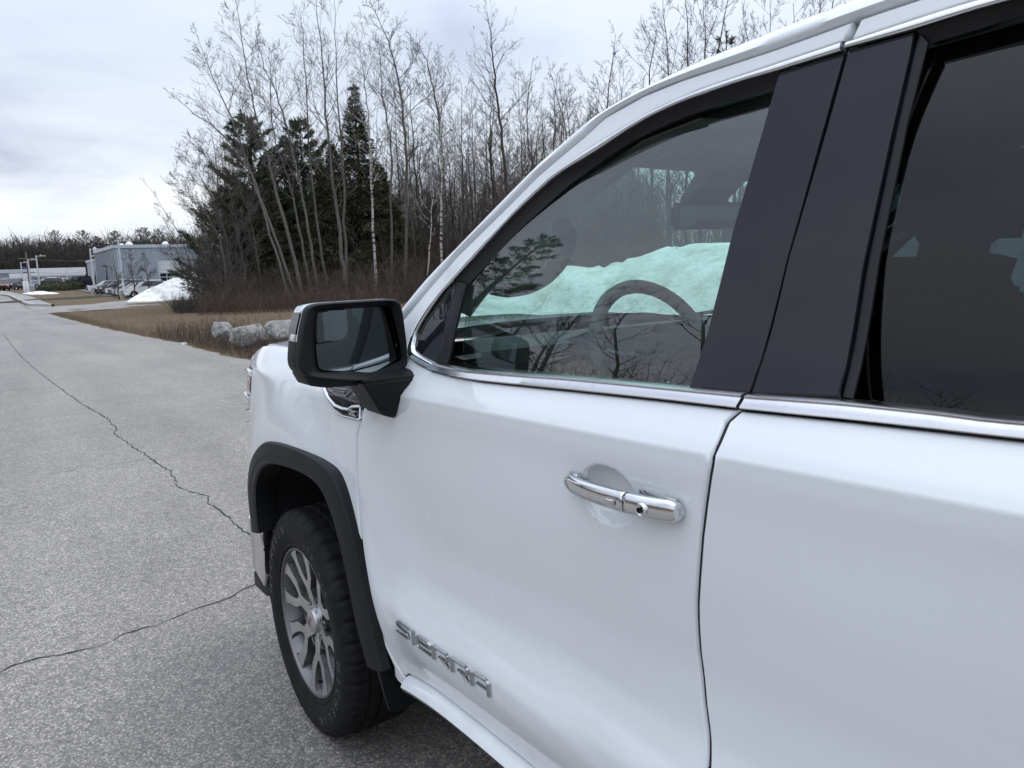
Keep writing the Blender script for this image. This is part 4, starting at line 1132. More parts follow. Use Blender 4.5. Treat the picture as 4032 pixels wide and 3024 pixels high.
seq2 = [ringm(A3, .0245, 1.002), ringm(A3, .028, 1.008), ringm(A3, .078, 1.0), ringm(A3, .115, .88), ringm(A3, .135, .68), ringm(A3, .145, .40), ringm(A3, .147, .02)]
bmA, bmB = bmesh.new(), bmesh.new()
for bmx, top_ in ((bmA, True), (bmB, False)):
    vv = {}
    def gv(i, j):
        if (i, j) not in vv: vv[(i, j)] = bmx.verts.new(seq2[i][j])
        return vv[(i, j)]
    for i in range(len(seq2) - 1):
        for j in range(96):
            k = (j + 1) % 96
            zt = (seq2[i][j].z + seq2[i][k].z) / 2
            if (zt > 1.405) == top_: bmx.faces.new((gv(i, j), gv(i, k), gv(i + 1, k), gv(i + 1, j)))
bm_obj('chrome_cap', bmA, M['chrome'], mir, True, 50); bm_obj('mirror_back', bmB, M['black'], mir, True, 50)
# turn lamp lens on the outer edge
jl = [j for j in range(96) if seq2[1][j].y > cen.y + .115 and 1.412 < seq2[1][j].z < 1.51]
jl.sort(key=lambda j: seq2[1][j].z)
loft('turn_lamp', [[tuple(seq2[1][j] + Vector((0.002, .0025, 0))), tuple(seq2[2][j] + Vector((0, .003, 0)))] for j in jl], M['lamp_dark'], mir)
# glasses: main pane aimed at the driver, wide-angle spot pane in the upper outer corner
tgt = Vector((-1.35, .80, 1.50))
gc = sum(O3, Vector()) / len(O3)
inc = (CAM - gc).normalized(); outd = (Vector((-1.62, .36, 1.44)) - gc).normalized()
gn = (inc + outd).normalized()
def on_glass(v, d=.012, n_=None):
    n_ = n_ or gn
    p0 = gc + Vector((d, 0, 0)); k = Vector((-1, 0, 0)); t = ((p0 - v).dot(n_)) / n_.x
    return Vector((v.x + t, v.y, v.z))
gl = [on_glass(v) for v in ringm(O3, 0, .985)]
bm = bmesh.new(); bm.faces.new([bm.verts.new(v) for v in gl]); bm_obj('mirror_pane', bm, M['mirror'], mir, recalc=False)
spot = [on_x(a, b, MX + .012) for a, b in cr3([(768, 200), (800, 172), (1000, 156), (1012, 180), (1018, 300), (1005, 370), (960, 415), (850, 432), (765, 440), (758, 330)])]
sc_ = sum(spot, Vector()) / len(spot)
n2 = (Vector((-1, .25, .32))).normalized()
sp_r = [on_glass(Vector(v), .0085, gn) for v in catmull([tuple(v) for v in spot], 4, True)]
o2 = (sum(sp_r, Vector()) / len(sp_r)); ns = (inc + Vector((-.80, .60, .05)).normalized()).normalized()
bm = bmesh.new()
vr = [bm.verts.new(Vector((v.x - .004 + ((o2 - v).dot(ns)) / ns.x * .6, v.y, v.z))) for v in sp_r]
bm.faces.new(vr); bm_obj('spot_pane', bm, M['spot'], mir, recalc=False)
tube('spot_frame', sp_r + sp_r[:1], .0022, M['black'], mir, 6)
bm = bmesh.new(); bk = [Vector((v.x + .02, v.y, v.z)) for v in gl]; bm.faces.new([bm.verts.new(v) for v in bk]); bm_obj('mirror_tray', bm, M['cavity'], mir)
# lower housing and foot
low = [on_x(a, b, MX + .02) for a, b in cr3([(650, 715), (712, 820), (860, 838), (1140, 818), (1240, 770), (1200, 740), (900, 740)])]
prism('mirror_base', [tuple(v) for v in low], (.085, 0, 0), M['black'], mir, .006)
ft = [on_x(a, b, MX - .02) for a, b in cr3([(1165, 788), (1235, 768), (1545, 690), (1545, 735), (1470, 900), (1400, 1010), (1345, 1075)])]
ft2 = [on_y(a, b, YS(-.82, 1.3) + .004) for a, b in cr3([(1345, 1075), (1480, 1112), (1512, 1108), (1540, 1060), (1575, 930), (1612, 790), (1608, 738), (1550, 690), (1480, 800)])]
bm = bmesh.new()
vs1 = [bm.verts.new(v) for v in ft] + [bm.verts.new(v + Vector((.10, 0, 0))) for v in ft] + [bm.verts.new(v) for v in ft2] + [bm.verts.new(v + Vector((.0, -.03, 0))) for v in ft2] + [bm.verts.new(v + Vector((.13, -.005, .01))) for v in ft2]
r_ = bmesh.ops.convex_hull(bm, input=vs1)
bmesh.ops.delete(bm, geom=[v for v in bm.verts if not v.link_faces], context='VERTS')
bmesh.ops.dissolve_limit(bm, angle_limit=R(8), verts=bm.verts[:], edges=bm.edges[:])
bmesh.ops.bevel(bm, geom=bm.edges[:], offset=.006, segments=2, affect='EDGES', clamp_overlap=True)
bm_obj('mirror_foot', bm, M['black'], mir, True, 40)
mcopy = copy_tree(mir, P); mcopy.scale = (1, -1, 1)

# ---- cabin: dashboard, wheel, seats, inside mirror
rows = []
for i in range(9):
    u = -1 + 2 * i / 8; y = .86 * u
    bl = .20 * (1 - u * u)
    rows.append([(x, y, z) for x, z in ((-.60 + bl, 1.30), (-.66 + bl, 1.335), (-.80, 1.375), (-.93, 1.385), (-1.00, 1.365), (-1.02, 1.30), (-1.00, 1.10), (-.95, .85))])
dash = loft('dashboard', rows, M['interior'], P, angle=45)
prism('instrument_hood', [(-.93, .60, 1.36), (-1.06, .60, 1.40), (-1.08, .60, 1.36), (-1.06, .60, 1.22), (-.93, .60, 1.2)], (0, -.42, 0), M['interior'], dash, .015)
box('dash_trim', (-1.012, -.25, 1.33), (.02, .9, .018), M['satin'], dash, .004)
box('dash_screen', (-1.03, .0, 1.27), (.02, .30, .17), M['gloss_black'], dash, .006)
prism('air_vent', [(-1.005, .83, 1.34), (-1.03, .83, 1.30), (-1.03, .83, 1.22), (-1.0, .83, 1.2)], (0, -.14, 0), M['gloss_black'], dash, .006)
swc = Vector((-1.10, .41, 1.325)); ax = Vector((-.90, 0, .43)).normalized()
sa_ = ax.cross(Vector((0, 1, 0))).normalized(); sb_ = Vector((0, 1, 0))
sw = bpy.data.objects.new('steering_wheel', None); C.objects.link(sw); sw.parent = P
tube('wheel_rim', [swc + (sa_ * math.cos(2 * math.pi * k / 40) + sb_ * math.sin(2 * math.pi * k / 40)) * .185 for k in range(41)], .0175, M['interior_grey'], sw, 10)
for a in (R(-8), R(188), R(90 + 180)):
    d_ = sb_ * math.cos(a) + sa_ * math.sin(a)
    if a == R(270): d_ = sa_ if sa_.z < 0 else -sa_
    bm = bmesh.new(); add_tube(bm, [swc + ax * -.02 + d_ * .05, swc + ax * -.012 + d_ * .12, swc + d_ * .18], [.03, .022, .016], 8, True, .5); bm_obj('wheel_spoke', bm, M['satin'], sw, True, 50)
bm = bmesh.new(); add_tube(bm, [swc - ax * .05, swc - ax * .03, swc + ax * .005], [.05, .085, .065], 16); bm_obj('airbag_cover', bm, M['interior'], sw, True, 50)
tube('steering_column', [swc - ax * .05, swc - ax * .25], .05, M['interior'], sw, 10)
def seat(x, y, w, rear=False):
    st = bpy.data.objects.new('rear_seat' if rear else 'front_seat', None); C.objects.link(st); st.parent = P
    box('seat_cushion', (x + .22, y, .92), (.52, w, .16), M['seat'], st, .05, seg=3)
    bm = bmesh.new(); add_box(bm, (0, 0, 0), (.15, w, .66), m=Matrix.Rotation(R(-16), 3, 'Y')); bmesh.ops.bevel(bm, geom=bm.edges[:], offset=.055, segments=3, affect='EDGES')
    bmesh.ops.translate(bm, verts=bm.verts[:], vec=(x - .12, y, 1.22)); bm_obj('seat_back', bm, M['seat'], st, True, 50)
    for yy in ((y,) if not rear else (y - .42, y + .42)):
        bm = bmesh.new(); add_box(bm, (0, 0, 0), (.11, .29, .23), m=Matrix.Rotation(R(-10), 3, 'Y')); bmesh.ops.bevel(bm, geom=bm.edges[:], offset=.045, segments=3, affect='EDGES')
        bmesh.ops.translate(bm, verts=bm.verts[:], vec=(x - .235, yy, 1.645)); bm_obj('head_rest', bm, M['seat'], st, True, 50)
        for d_ in (-.05, .05): tube('head_rest_post', [(x - .215, yy + d_, 1.50), (x - .23, yy + d_, 1.60)], .006, M['chrome'], st, 6)
seat(-1.58, .42, .52); seat(-1.58, -.42, .52); seat(-2.52, 0, 1.4, True)
box('console', (-1.45, 0, .90), (.8, .26, .34), M['interior'], P, .03)
# inside mirror hanging from the header with its sensor housing
rv = bpy.data.objects.new('inside_mirror', None); C.objects.link(rv); rv.parent = P
m0 = on_y(2800, 850, .02)
bm = bmesh.new(); add_box(bm, (0, 0, 0), (.03, .26, .075), m=Matrix.Rotation(R(-18), 3, 'Z')); bmesh.ops.bevel(bm, geom=bm.edges[:], offset=.012, segments=3, affect='EDGES')
bmesh.ops.translate(bm, verts=bm.verts[:], vec=m0); bm_obj('mirror_case', bm, M['interior'], rv, True, 50)
bm = bmesh.new(); add_box(bm, (0, 0, 0), (.004, .235, .058), m=Matrix.Rotation(R(-18), 3, 'Z')); bmesh.ops.translate(bm, verts=bm.verts[:], vec=m0 + Vector((-.0155, -.004, 0))); bm_obj('mirror_pane', bm, M['mirror'], rv)
prism('sensor_housing', [(m0.x + .05, .07, m0.z + .02), (m0.x - .02, .07, m0.z + .10), (m0.x - .22, .07, m0.z + .145), (m0.x - .20, .07, m0.z + .17), (m0.x + .0, .07, m0.z + .14), (m0.x + .08, .07, m0.z + .05)], (0, -.15, 0), M['interior'], rv, .012)
tube('mirror_arm', [m0 + Vector((.02, 0, 0)), m0 + Vector((.05, 0, .06))], .012, M['interior'], rv, 8)
# sun visors
for s in (1, -1): box('sun_visor', (-1.33, .38 * s, 1.80), (.17, .40, .02), M['headliner'], P, .008)
# grab handle on the driver's pillar
gp = [on_y(a, b, y_) for a, b, y_ in ((2210, 880, .73), (2236, 925, .70), (2222, 985, .68), (2185, 1048, .68), (2140, 1090, .685), (2075, 1122, .70), (2000, 1135, .72), (1935, 1125, .755))]
tube('grab_handle', catmull([tuple(v) for v in gp], 4), .022, M['interior_grey'], P, 10)
# ================================================================== THE GROUND
T0 = curve1([(-300, 0), (-10, 0), (66, 0), (76, .05), (96, .25), (128, .95), (175, 1.3), (400, 3.0), (1600, 5.0)])
def on_terr(px, py):
    d = ray(px, py); lo, hi = 3.0, 900.0
    for _ in range(60):
        m_ = .5 * (lo + hi); q_ = CAM + d * m_
        if q_.z > T0(q_.x): lo = m_
        else: hi = m_
    return CAM + d * lo
edge_px = [(188, 1234), (375, 1284), (565, 1324), (719, 1354), (791, 1374), (900, 1402), (1018, 1424)]
E0 = [on_terr(*q_) for q_ in edge_px]
EY = curve1(sorted([(q_.x, q_.y) for q_ in E0] + [(-80, -2.75), (-20, -2.7), (2, -2.66), (8, -2.62), (62, E0[0].y), (300, E0[0].y + 1.0)]))
def fbm(x, y, s=1.0, o=4): return noise.fractal(Vector((x * s, y * s, 3.7)), 1.0, 2.0, o)
def terr(x, y):
    e = EY(x)
    k = smoothstep(e - .06, e - 1.4, y)                      # 0 on the road side, 1 in the verge
    far = smoothstep(5.8, 7.6, y)
    v = max(k, far)
    if 40 < x < 172 and y < 1 and (in_poly(x, y, DRV) or (78 < x < 168 and y < -10.0)): v = 0.0
    return T0(x) - .018 + v * (.060 + .035 * fbm(x, y, .6) + .10 * fbm(x, y, .07, 2))
def grid_sheet(name, xs, ys, zf, mat, kind='structure', parent=None, ok=None):
    V = [(x, y, zf(x, y)) for x in xs for y in ys]; ny = len(ys); F_ = []
    for i in range(len(xs) - 1):
        for j in range(ny - 1):
            if ok and not ok(.5 * (xs[i] + xs[i + 1]), .5 * (ys[j] + ys[j + 1])): continue
            F_.append((i * ny + j, (i + 1) * ny + j, (i + 1) * ny + j + 1, i * ny + j + 1))
    o = mesh(name, V, F_, mat, parent, True)
    if kind: tag(o, kind=kind)
    return o
K = [on_terr(*q_) for q_ in [(-120, 1152), (-40, 1157), (0, 1162), (42, 1169), (84, 1190), (118, 1203), (160, 1205), (203, 1206)]]
dr = [on_terr(188, 1234), on_terr(215, 1228), on_terr(245, 1221), on_terr(380, 1206), on_terr(510, 1191)]
DRV = [(dr[0].x - 1.5, dr[0].y + .8)] + [(q_.x - 1.2, q_.y + .2) for q_ in dr] + [(dr[-1].x - .5, dr[-1].y - 31), (dr[-1].x + 11, dr[-1].y - 31), (dr[-1].x + 8, dr[-1].y), (on_terr(360, 1198).x + 1.5, on_terr(360, 1198).y), (on_terr(203, 1207).x + 1.5, on_terr(203, 1207).y), (K[5].x, K[5].y + 1)]
xs = [-600, -300, -150, -80, -50, -30] + [-20 + .5 * i for i in range(96)] + [28 + 1.0 * i for i in range(32)] + [60 + 2.5 * i for i in range(40)] + [165, 180, 200, 230, 270, 330, 400, 500, 700, 1000, 1500]
ys = [-1200, -800, -500, -300, -200, -150, -120, -95] + [-80 + 2.5 * i for i in range(24)] + [-20 + .8 * i for i in range(19)] + [-4.7 + .12 * i for i in range(20)] + [-2, -1, 0, 2, 4, 5, 5.6, 6, 6.5, 7, 7.6, 8.5, 10, 13, 18, 25, 40, 70, 120, 200, 400, 800, 1200]
lawn = grid_sheet('lawn', xs, ys, terr, M['grass'])
# road with a ragged edge
rx = [-300, -150, -80, -50, -35] + [-25 + .25 * i for i in range(344)] + [61 + 2 * i for i in range(60)] + [200, 260, 330]
V, F_ = [], []
for i, x in enumerate(rx):
    e = EY(x) + .07 * fbm(x, 0, 1.3) + .05 * fbm(x, 9, 5.0)
    for y in (e, e + .2, e + .8, 0, 2.5, 5, 6.0 + .1 * fbm(x, 50, .8)): V.append((x, y, T0(x)))
for i in range(len(rx) - 1):
    for j in range(6): F_.append((i * 7 + j, (i + 1) * 7 + j, (i + 1) * 7 + j + 1, i * 7 + j + 1))
road = tag(mesh('road', V, F_, M['asphalt'], None, True), kind='structure')
# cracks in the asphalt
def crack(pxs, w, seed):
    rnd = random.Random(seed)
    pts = [on_terr(*q_) for q_ in pxs]
    fine_ = resample([(p.x, p.y) for p in pts], .05, False); A, Bq_ = [], []
    for i, q_ in enumerate(fine_):
        d_ = np.array(fine_[min(i + 1, len(fine_) - 1)]) - np.array(fine_[max(i - 1, 0)]); d_ /= max(np.linalg.norm(d_), 1e-6)
        k = np.array((-d_[1], d_[0])); j = rnd.uniform(-.016, .016); ww = w * rnd.uniform(.35, 1.25) * (.5 + .8 * abs(noise.noise(Vector((q_[0] * 2, q_[1] * 2, seed)))))
        c_ = np.array(q_) + k * j; A.append(c_ + k * ww); Bq_.append(c_ - k * ww)
    V = [(a[0], a[1], T0(a[0]) + .003) for ab in zip(A, Bq_) for a in ab]
    mesh('crack', V, [(2 * i, 2 * i + 1, 2 * i + 3, 2 * i + 2) for i in range(len(A) - 1)], M['crack'], road)
crack([(11, 1310), (50, 1365), (88, 1409), (143, 1458), (209, 1508), (275, 1557), (330, 1596), (418, 1645), (456, 1684), (451, 1711), (495, 1739), (539, 1772), (594, 1805), (676, 1860), (704, 1920), (760, 1938), (830, 1953), (814, 1981), (880, 2025), (935, 2069), (990, 2113), (1060, 2170), (1200, 2280)], .0085, 1)
crack([(-60, 2660), (0, 2643), (143, 2595), (330, 2564), (385, 2547), (484, 2498), (616, 2459), (748, 2410), (880, 2366), (946, 2333), (1028, 2289), (1150, 2220)], .0065, 2)
crack([(190, 1868), (300, 1850), (385, 1838), (495, 1822), (583, 1805)], .005, 3)
crack([(690, 1610), (800, 1600), (985, 1590)], .006, 4)
crack([(0, 1600), (120, 1585), (260, 1560)], .005, 5)
# driveway, kerbs, sidewalk and lot beyond the lawn
def sheet_px(name, pts, dz, mat, kind='structure', sub=None):
    bm = bmesh.new(); vs_ = [bm.verts.new((p.x, p.y, T0(p.x) + dz)) for p in pts]
    f_ = bm.faces.new(vs_); bmesh.ops.triangulate(bm, faces=[f_])
    o = bm_obj(name, bm, mat); 
    return tag(o, kind=kind)
def gp_(x, y): return Vector((x, y, T0(x)))
kerb_px = [(-120, 1152), (-40, 1157), (0, 1162), (42, 1169), (84, 1190), (118, 1203), (160, 1205), (203, 1206)]
K = [on_terr(*q_) for q_ in kerb_px]
sw_px = [(-120, 1140), (-40, 1146), (27, 1150), (101, 1166), (135, 1176), (175, 1194), (203, 1204)]
S = [on_terr(*q_) for q_ in sw_px]
kc = [Vector(v) for v in catmull([tuple(v) for v in K], 6)]
def ribbon3(name, pts, w, h, mat, kind=None, label=None, cat=None, base=-.05):
    """kerb stone along a line: width w to the right of travel, height h above the ground"""
    rows_ = []
    for i, p_ in enumerate(pts):
        d_ = pts[min(i + 1, len(pts) - 1)] - pts[max(i - 1, 0)]; d_.z = 0; d_.normalize(); k = Vector((d_.y, -d_.x, 0)) * w
        z = T0(p_.x); rows_.append([(p_.x, p_.y, z + base), (p_.x, p_.y, z + h * .9), (p_.x + k.x * .12, p_.y + k.y * .12, z + h), (p_.x + k.x, p_.y + k.y, z + h), (p_.x + k.x, p_.y + k.y, z + base)])
    o = loft(name, rows_, mat, None, False)
    return tag(o, label, cat, None, kind)
ribbon3('kerb', kc[::-1], .22, .17, M['kerb'], 'structure')
sheet_px('sidewalk', K + S[::-1], .13, M['sidewalk'])
dr_pts = [gp_(dr[0].x - 1, dr[0].y + .3)] + [gp_(q_.x, q_.y) for q_ in dr] + [gp_(dr[-1].x + 1, dr[-1].y - 30), gp_(dr[-1].x + 9, dr[-1].y - 30), gp_(dr[-1].x + 6.5, dr[-1].y), on_terr(360, 1198), on_terr(203, 1207), gp_(K[5].x, K[5].y + .5)]
dw = sheet_px('driveway', dr_pts, .006, M['asphalt'])
lot_pts = [gp_(79, -8.6), gp_(122, -8.6), gp_(165, -6), gp_(165, -80), gp_(79, -80)]
xs_l = [79 + 3 * i for i in range(30)]; ys_l = [-80, -60, -40, -30, -20, -14, -10.4]
grid_sheet('parking_lot', xs_l, ys_l, lambda x, y: T0(x) + .03, M['lot'])
# strip of dark mulch and snow patches on the island
def blob(name, c, rx_, ry_, h, mat, seed, label=None, cat=None, group=None, kind=None, n=28, rot=0, zoff=0.0):
    rnd = random.Random(seed); bm = bmesh.new(); rings = []; R_ = 7
    for i in range(R_ + 1):
        t = i / R_; ring = []
        for k in range(n):
            a = 2 * math.pi * k / n; w_ = 1 + .28 * noise.noise(Vector((math.cos(a) * 1.5 + seed * 7, math.sin(a) * 1.5, seed)))
            x, y = rx_ * t * w_ * math.cos(a), ry_ * t * w_ * math.sin(a)
            X, Y_ = c[0] + x * math.cos(rot) - y * math.sin(rot), c[1] + x * math.sin(rot) + y * math.cos(rot)
            z = c[2] + zoff + h * (1 - t ** 2.2) * (1 + .35 * noise.noise(Vector((X * .7, Y_ * .7, seed)))) + .10 * h * noise.noise(Vector((X * 2.5, Y_ * 2.5, seed))) * (1 - t) - .06 * (t > .99)
            ring.append(bm.verts.new((X, Y_, z)))
        rings.append(ring)
    for i in range(R_):
        for k in range(n): bm.faces.new((rings[i][k], rings[i + 1][k], rings[i + 1][(k + 1) % n], rings[i][(k + 1) % n]))
    bmesh.ops.remove_doubles(bm, verts=rings[0], dist=.001)
    o = bm_obj(name, bm, mat, None, True, None); return tag(o, label, cat, group, kind)
for i, (px, py, rx_, ry_) in enumerate(((120, 1157, 1.6, .35), (158, 1158, 1.5, .45), (200, 1158, .7, .3))):
    q_ = on_terr(px, py); blob('snow_patch', (q_.x, q_.y, T0(q_.x)), rx_ * 1.5, ry_ * 3, .25 + .1 * (i == 1), M['snow'], 20 + i, ['flat thin patch of snow on lawn beside white sign', 'mounded snow patch at foot of round hedge', 'small snow scrap trailing along front of round hedge'][i], 'snow', 'snow patches on the island lawn')
q_ = on_terr(290, 1178); o = blob('mulch_bed', (q_.x, q_.y, T0(q_.x)), 9, 1.6, .25, M['mulch'], 31, kind='structure', rot=R(-70))
# ploughed snow piles
q_ = on_terr(660, 1178)
pile = on_terr(690, 1176); pile.x = max(pile.x, 72)
def ridge(name, pts, label, cat, seed, n=26):
    """heap along a spine: points (x, y, height, half width)"""
    sp = [np.array(p_, float) for p_ in catmull(pts, 12)]; rows_ = []
    for i, p_ in enumerate(sp):
        d_ = sp[min(i + 1, len(sp) - 1)] - sp[max(i - 1, 0)]; d_ = d_[:2] / max(np.linalg.norm(d_[:2]), 1e-6); k = np.array((-d_[1], d_[0])); row = []
        for j in range(n + 1):
            u = -1 + 2 * j / n; X, Y_ = p_[0] + k[0] * u * p_[3], p_[1] + k[1] * u * p_[3]
            f_ = (1 - abs(u) ** 1.7)
            z = T0(X) - .05 + p_[2] * f_ * (1 + .06 * fbm(X + seed, Y_, .9)) + .045 * p_[2] ** .5 * fbm(X, Y_ + seed, 2.6) * f_ + .03 * fbm(X, Y_, 9.0) * f_
            row.append((X, Y_, z))
        rows_.append(row)
    o = loft(name, rows_, M['snow'], None, True, None); return tag(o, label, cat)
l0 = on_terr(512, 1189); l1 = on_terr(620, 1182)
ridge('snow_pile', [(l0.x - .5, l0.y + .3, .08, .6), (l0.x, l0.y - .8, .5, 1.6), (l1.x - .5, l1.y + .2, 1.2, 2.3), (l1.x - .5, l1.y - 2.4, 2.2, 2.8), (l1.x, l1.y - 4.6, 2.75, 3.0), (l1.x + .5, l1.y - 7.5, 2.2, 3.0), (l1.x + .5, l1.y - 12, .3, 1.5)], 'dirty ploughed snow pile sloping down to the driveway before grey building', 'snow pile', 5)
rp = [on_y(2834, 958, -8.2), on_y(2628, 977, -8.0), on_y(2429, 1024, -7.6), on_y(2170, 1075, -6.9), on_y(1932, 1150, -6.2), on_y(1640, 1192, -5.2)]
pts = [(-9, -8.8, .4, 1.2), (-5, -8.8, 1.6, 2.4), (0, -8.6, 1.9, 2.8)] + [(q_.x, q_.y, q_.z + .05, 2.6) for q_ in rp[:5]] + [(rp[5].x, rp[5].y, max(.5, rp[5].z), 1.9), (rp[5].x + 2.0, rp[5].y + .2, .2, 1.0)]
ridge('snow_bank', pts, 'long ploughed snow bank beside the road seen through the truck windows', 'snow bank', 9)
# ================================================================== ACROSS THE LAWN: BUILDINGS, POLES, CARS
def at_x(px, X, py=1120):
    q_ = on_x(px, py, X); return Vector((q_.x, q_.y, T0(X)))
# ---- grey metal service building
BX = 112.0
cA = at_x(463, BX); zt = on_x(463, 971, BX).z
Lx = 132.0; Ly = cA.y; zb = T0(BX) - .2
bld = thing('service_building', 'grey ribbed metal service building with white overhead bay door behind the parked cars', 'building', (BX, Ly, zb))
def put(o): o.parent = bld; o.location = (-BX, -Ly, -zb); return o
yr = at_x(1010, BX).y
dy0, dy1 = at_x(631, BX).y, at_x(717, BX).y
dz1 = on_x(668, 1021, BX).z
put(prism('wall', [(BX, Ly, zb), (BX, dy0, zb), (BX, dy0, dz1), (BX, dy1, dz1), (BX, dy1, zb), (BX, yr, zb), (BX, yr, zt), (BX, Ly, zt)], (.25, 0, 0), M['siding']))
put(prism('wall', [(BX + .26, Ly, zb), (Lx, Ly, zb), (Lx, Ly, zt), (BX + .26, Ly, zt)], (0, -.25, 0), M['siding']))
put(prism('wall', [(Lx + .02, Ly - .15, zb), (144, Ly - .15, zb), (144, Ly - .15, zt - 1.1), (Lx + .02, Ly - .15, zt - 1.1)], (0, -.25, 0), M['siding']))
put(box('roof', (128, (Ly + yr) / 2 - .3, zt - .2), (31.5, abs(yr - Ly) - 1, .2), M['siding_trim']))
put(box('roof_trim', (BX - .06, (Ly + yr) / 2, zt + .02), (.16, abs(yr - Ly) + .2, .42), M['siding_trim']))
put(box('roof_trim', ((BX + Lx) / 2, Ly + .07, zt + .02), (Lx - BX, .16, .42), M['siding_trim']))
put(box('roof_trim', ((144 + Lx) / 2, Ly - .06, zt - 1.08), (144 - Lx, .14, .36), M['siding_trim']))
bm = bmesh.new(); add_box(bm, (0, 0, 0), (.05, .10, zt - zb - .3)); mr = bpy.data.meshes.new('wall_rib'); bm.to_mesh(mr); bm.free(); mr.materials.append(M['siding'])
bm = bmesh.new(); add_box(bm, (0, 0, 0), (.10, .06, zt - zb - .3)); mr2 = bpy.data.meshes.new('wall_rib'); bm.to_mesh(mr2); bm.free(); mr2.materials.append(M['seam'])
y = Ly - .9
while y > yr:
    if not (dy1 - .2 < y < dy0 + .2):
        o = link('wall_rib', mr, None, bld); o.location = (-.02, y - Ly, (zt - zb) / 2 - .1)
    y -= .9
x = BX + .6
while x < Lx:
    o = link('wall_rib', mr2, None, bld); o.location = (x - BX, .025, (zt - zb) / 2 - .1); x += 1.15
# bay door: panels and panes
w_ = (dy0 - dy1); hgt = dz1 - T0(BX)
bay = box('bay_door', (0, 0, 0), (.06, w_, hgt), M['door_white'], bld)
bay.location = (.14, (dy0 + dy1) / 2 - Ly, T0(BX) + hgt / 2 - zb)
for r_ in range(2):
    for c_ in range(3):
        pn = box('window', (-.05, w_ * (.31 - .31 * c_), hgt * (-.02 - .145 * r_)), (.05, w_ * .27, hgt * .115), M['dark_pane'], bay)
for r_ in range(1, 6): box('door_rail', (-.035, 0, hgt * (.5 - r_ * .165 + .0)), (.012, w_ * .98, .035), M['siding_trim'], bay)
for s in (1, -1): put(box('door_jamb', (BX - .04, (dy0 if s > 0 else dy1) + s * .06, T0(BX) + hgt / 2), (.14, .12, hgt), M['wood_pole'] if s < 0 else M['siding_trim']))
put(box('stone_base', (BX - .07, (dy0 + .6 + Ly) / 2, T0(BX) + .45), (.10, abs(Ly - dy0) - .9, 1.1), M['concrete']))
for px in (345 + 14, 345 + 24):
    xx = 138 if px < 362 else 135
    put(box('window', (xx, Ly - .13, T0(xx) + 1.5), (1.1, .06, 2.2), M['dark_pane']))
put(box('entry_door', (121, Ly + .02, T0(121) + 1.6), (1.3, .08, 3.0), M['dark_pane'])); put(box('awning', (121, Ly + .25, T0(121) + 3.3), (1.7, .5, .15), M['wood_pole']))
put(box('wall_lamp', (BX - .15, at_x(663, BX).y, zt - .75), (.25, .5, .18), M['siding_trim']))
put(tube('downpipe', [(BX - .08, Ly - .35, zb), (BX - .08, Ly - .35, zt - .3)], .07, M['siding_trim'], None, 6))
for px, hh in ((495, .55), (525, .8), (667, .8)):
    q_ = at_x(px, BX + 4); o = lathe('roof_vent', [(.28, 0), (.28, hh * .4), (.52, hh * .45), (.42, hh * .75), (.14, hh * 1.05), (0, hh * 1.1)], M['sign_white'], bld, 12, 'z', c=(4, q_.y - Ly, zt - zb))
q_ = at_x(379, 131); lathe('roof_vent', [(.2, 0), (.2, .5), (.3, .55), (0, .8)], M['sign_white'], bld, 10, 'z', c=(131 - BX - .3, q_.y - Ly - .3, zt - zb))

# ---- low buildings in the distance
FX = 175.0
def far_block(name, label, pxl, pxr, pyt, mat, X=FX, depth=20):
    a = at_x(pxl, X); b = at_x(pxr, X); z1 = on_x((pxl + pxr) / 2, pyt, X).z; z0 = T0(X) - .3
    t = thing(name, label, 'building', (X, (a.y + b.y) / 2, z0))
    box('wall', (depth / 2, 0, (z1 - z0) / 2), (depth, abs(a.y - b.y), z1 - z0), mat, t)
    return t, abs(a.y - b.y), z1 - z0
t, w_, h_ = far_block('showroom', 'low blue grey showroom with large blue letters beyond the light poles', -160, 112, 1064, M['grey_wall'])
box('roof_trim', (-.2, 0, h_ - .3), (.5, w_ + .3, .7), M['siding_trim'], t)
box('window_band', (-.06, .3, h_ * .22), (.12, w_ * .96, h_ * .34), M['dark_pane'], t)
for i in range(9): box('mullion', (-.16, -w_ / 2 + w_ * (i + .5) / 9, h_ * .22), (.08, .18, h_ * .34), M['siding_trim'], t)
yc = at_x(0, FX).y
for ch, px in (('I', 83), ('R', 96)):
    q_ = on_x(px, 1074, FX - .12)
    text_mesh(ch, 3.0, M['sign_blue'], t, 'sign_letter', Matrix(((0, 0, -1, -.14), (-1, 0, 0, q_.y - t.location.y), (0, 1, 0, q_.z - t.location.z), (0, 0, 0, 1))), .06)
t, w_, h_ = far_block('white_warehouse', 'low white building with pale roof band beyond the hedges', 112, 338, 1055, M['white_wall'], 182)
box('roof_band', (-.3, 0, h_ - .75), (.7, w_ + .4, 1.5), M['sign_white'], t)
box('fascia', (-.34, 0, h_ - 1.65), (.5, w_, .25), M['siding_trim'], t)
for i, (u, ww) in enumerate(((.36, .10), (.02, .16), (-.34, .14))): box('window', (-.06, w_ * u, h_ * .30), (.12, w_ * ww, h_ * .30), M['dark_pane'], t)
for i in range(4): box('pilaster', (-.1, -w_ / 2 + w_ * (i + .3) / 4, h_ * .36), (.2, .35, h_ * .72), M['siding_trim'], t)

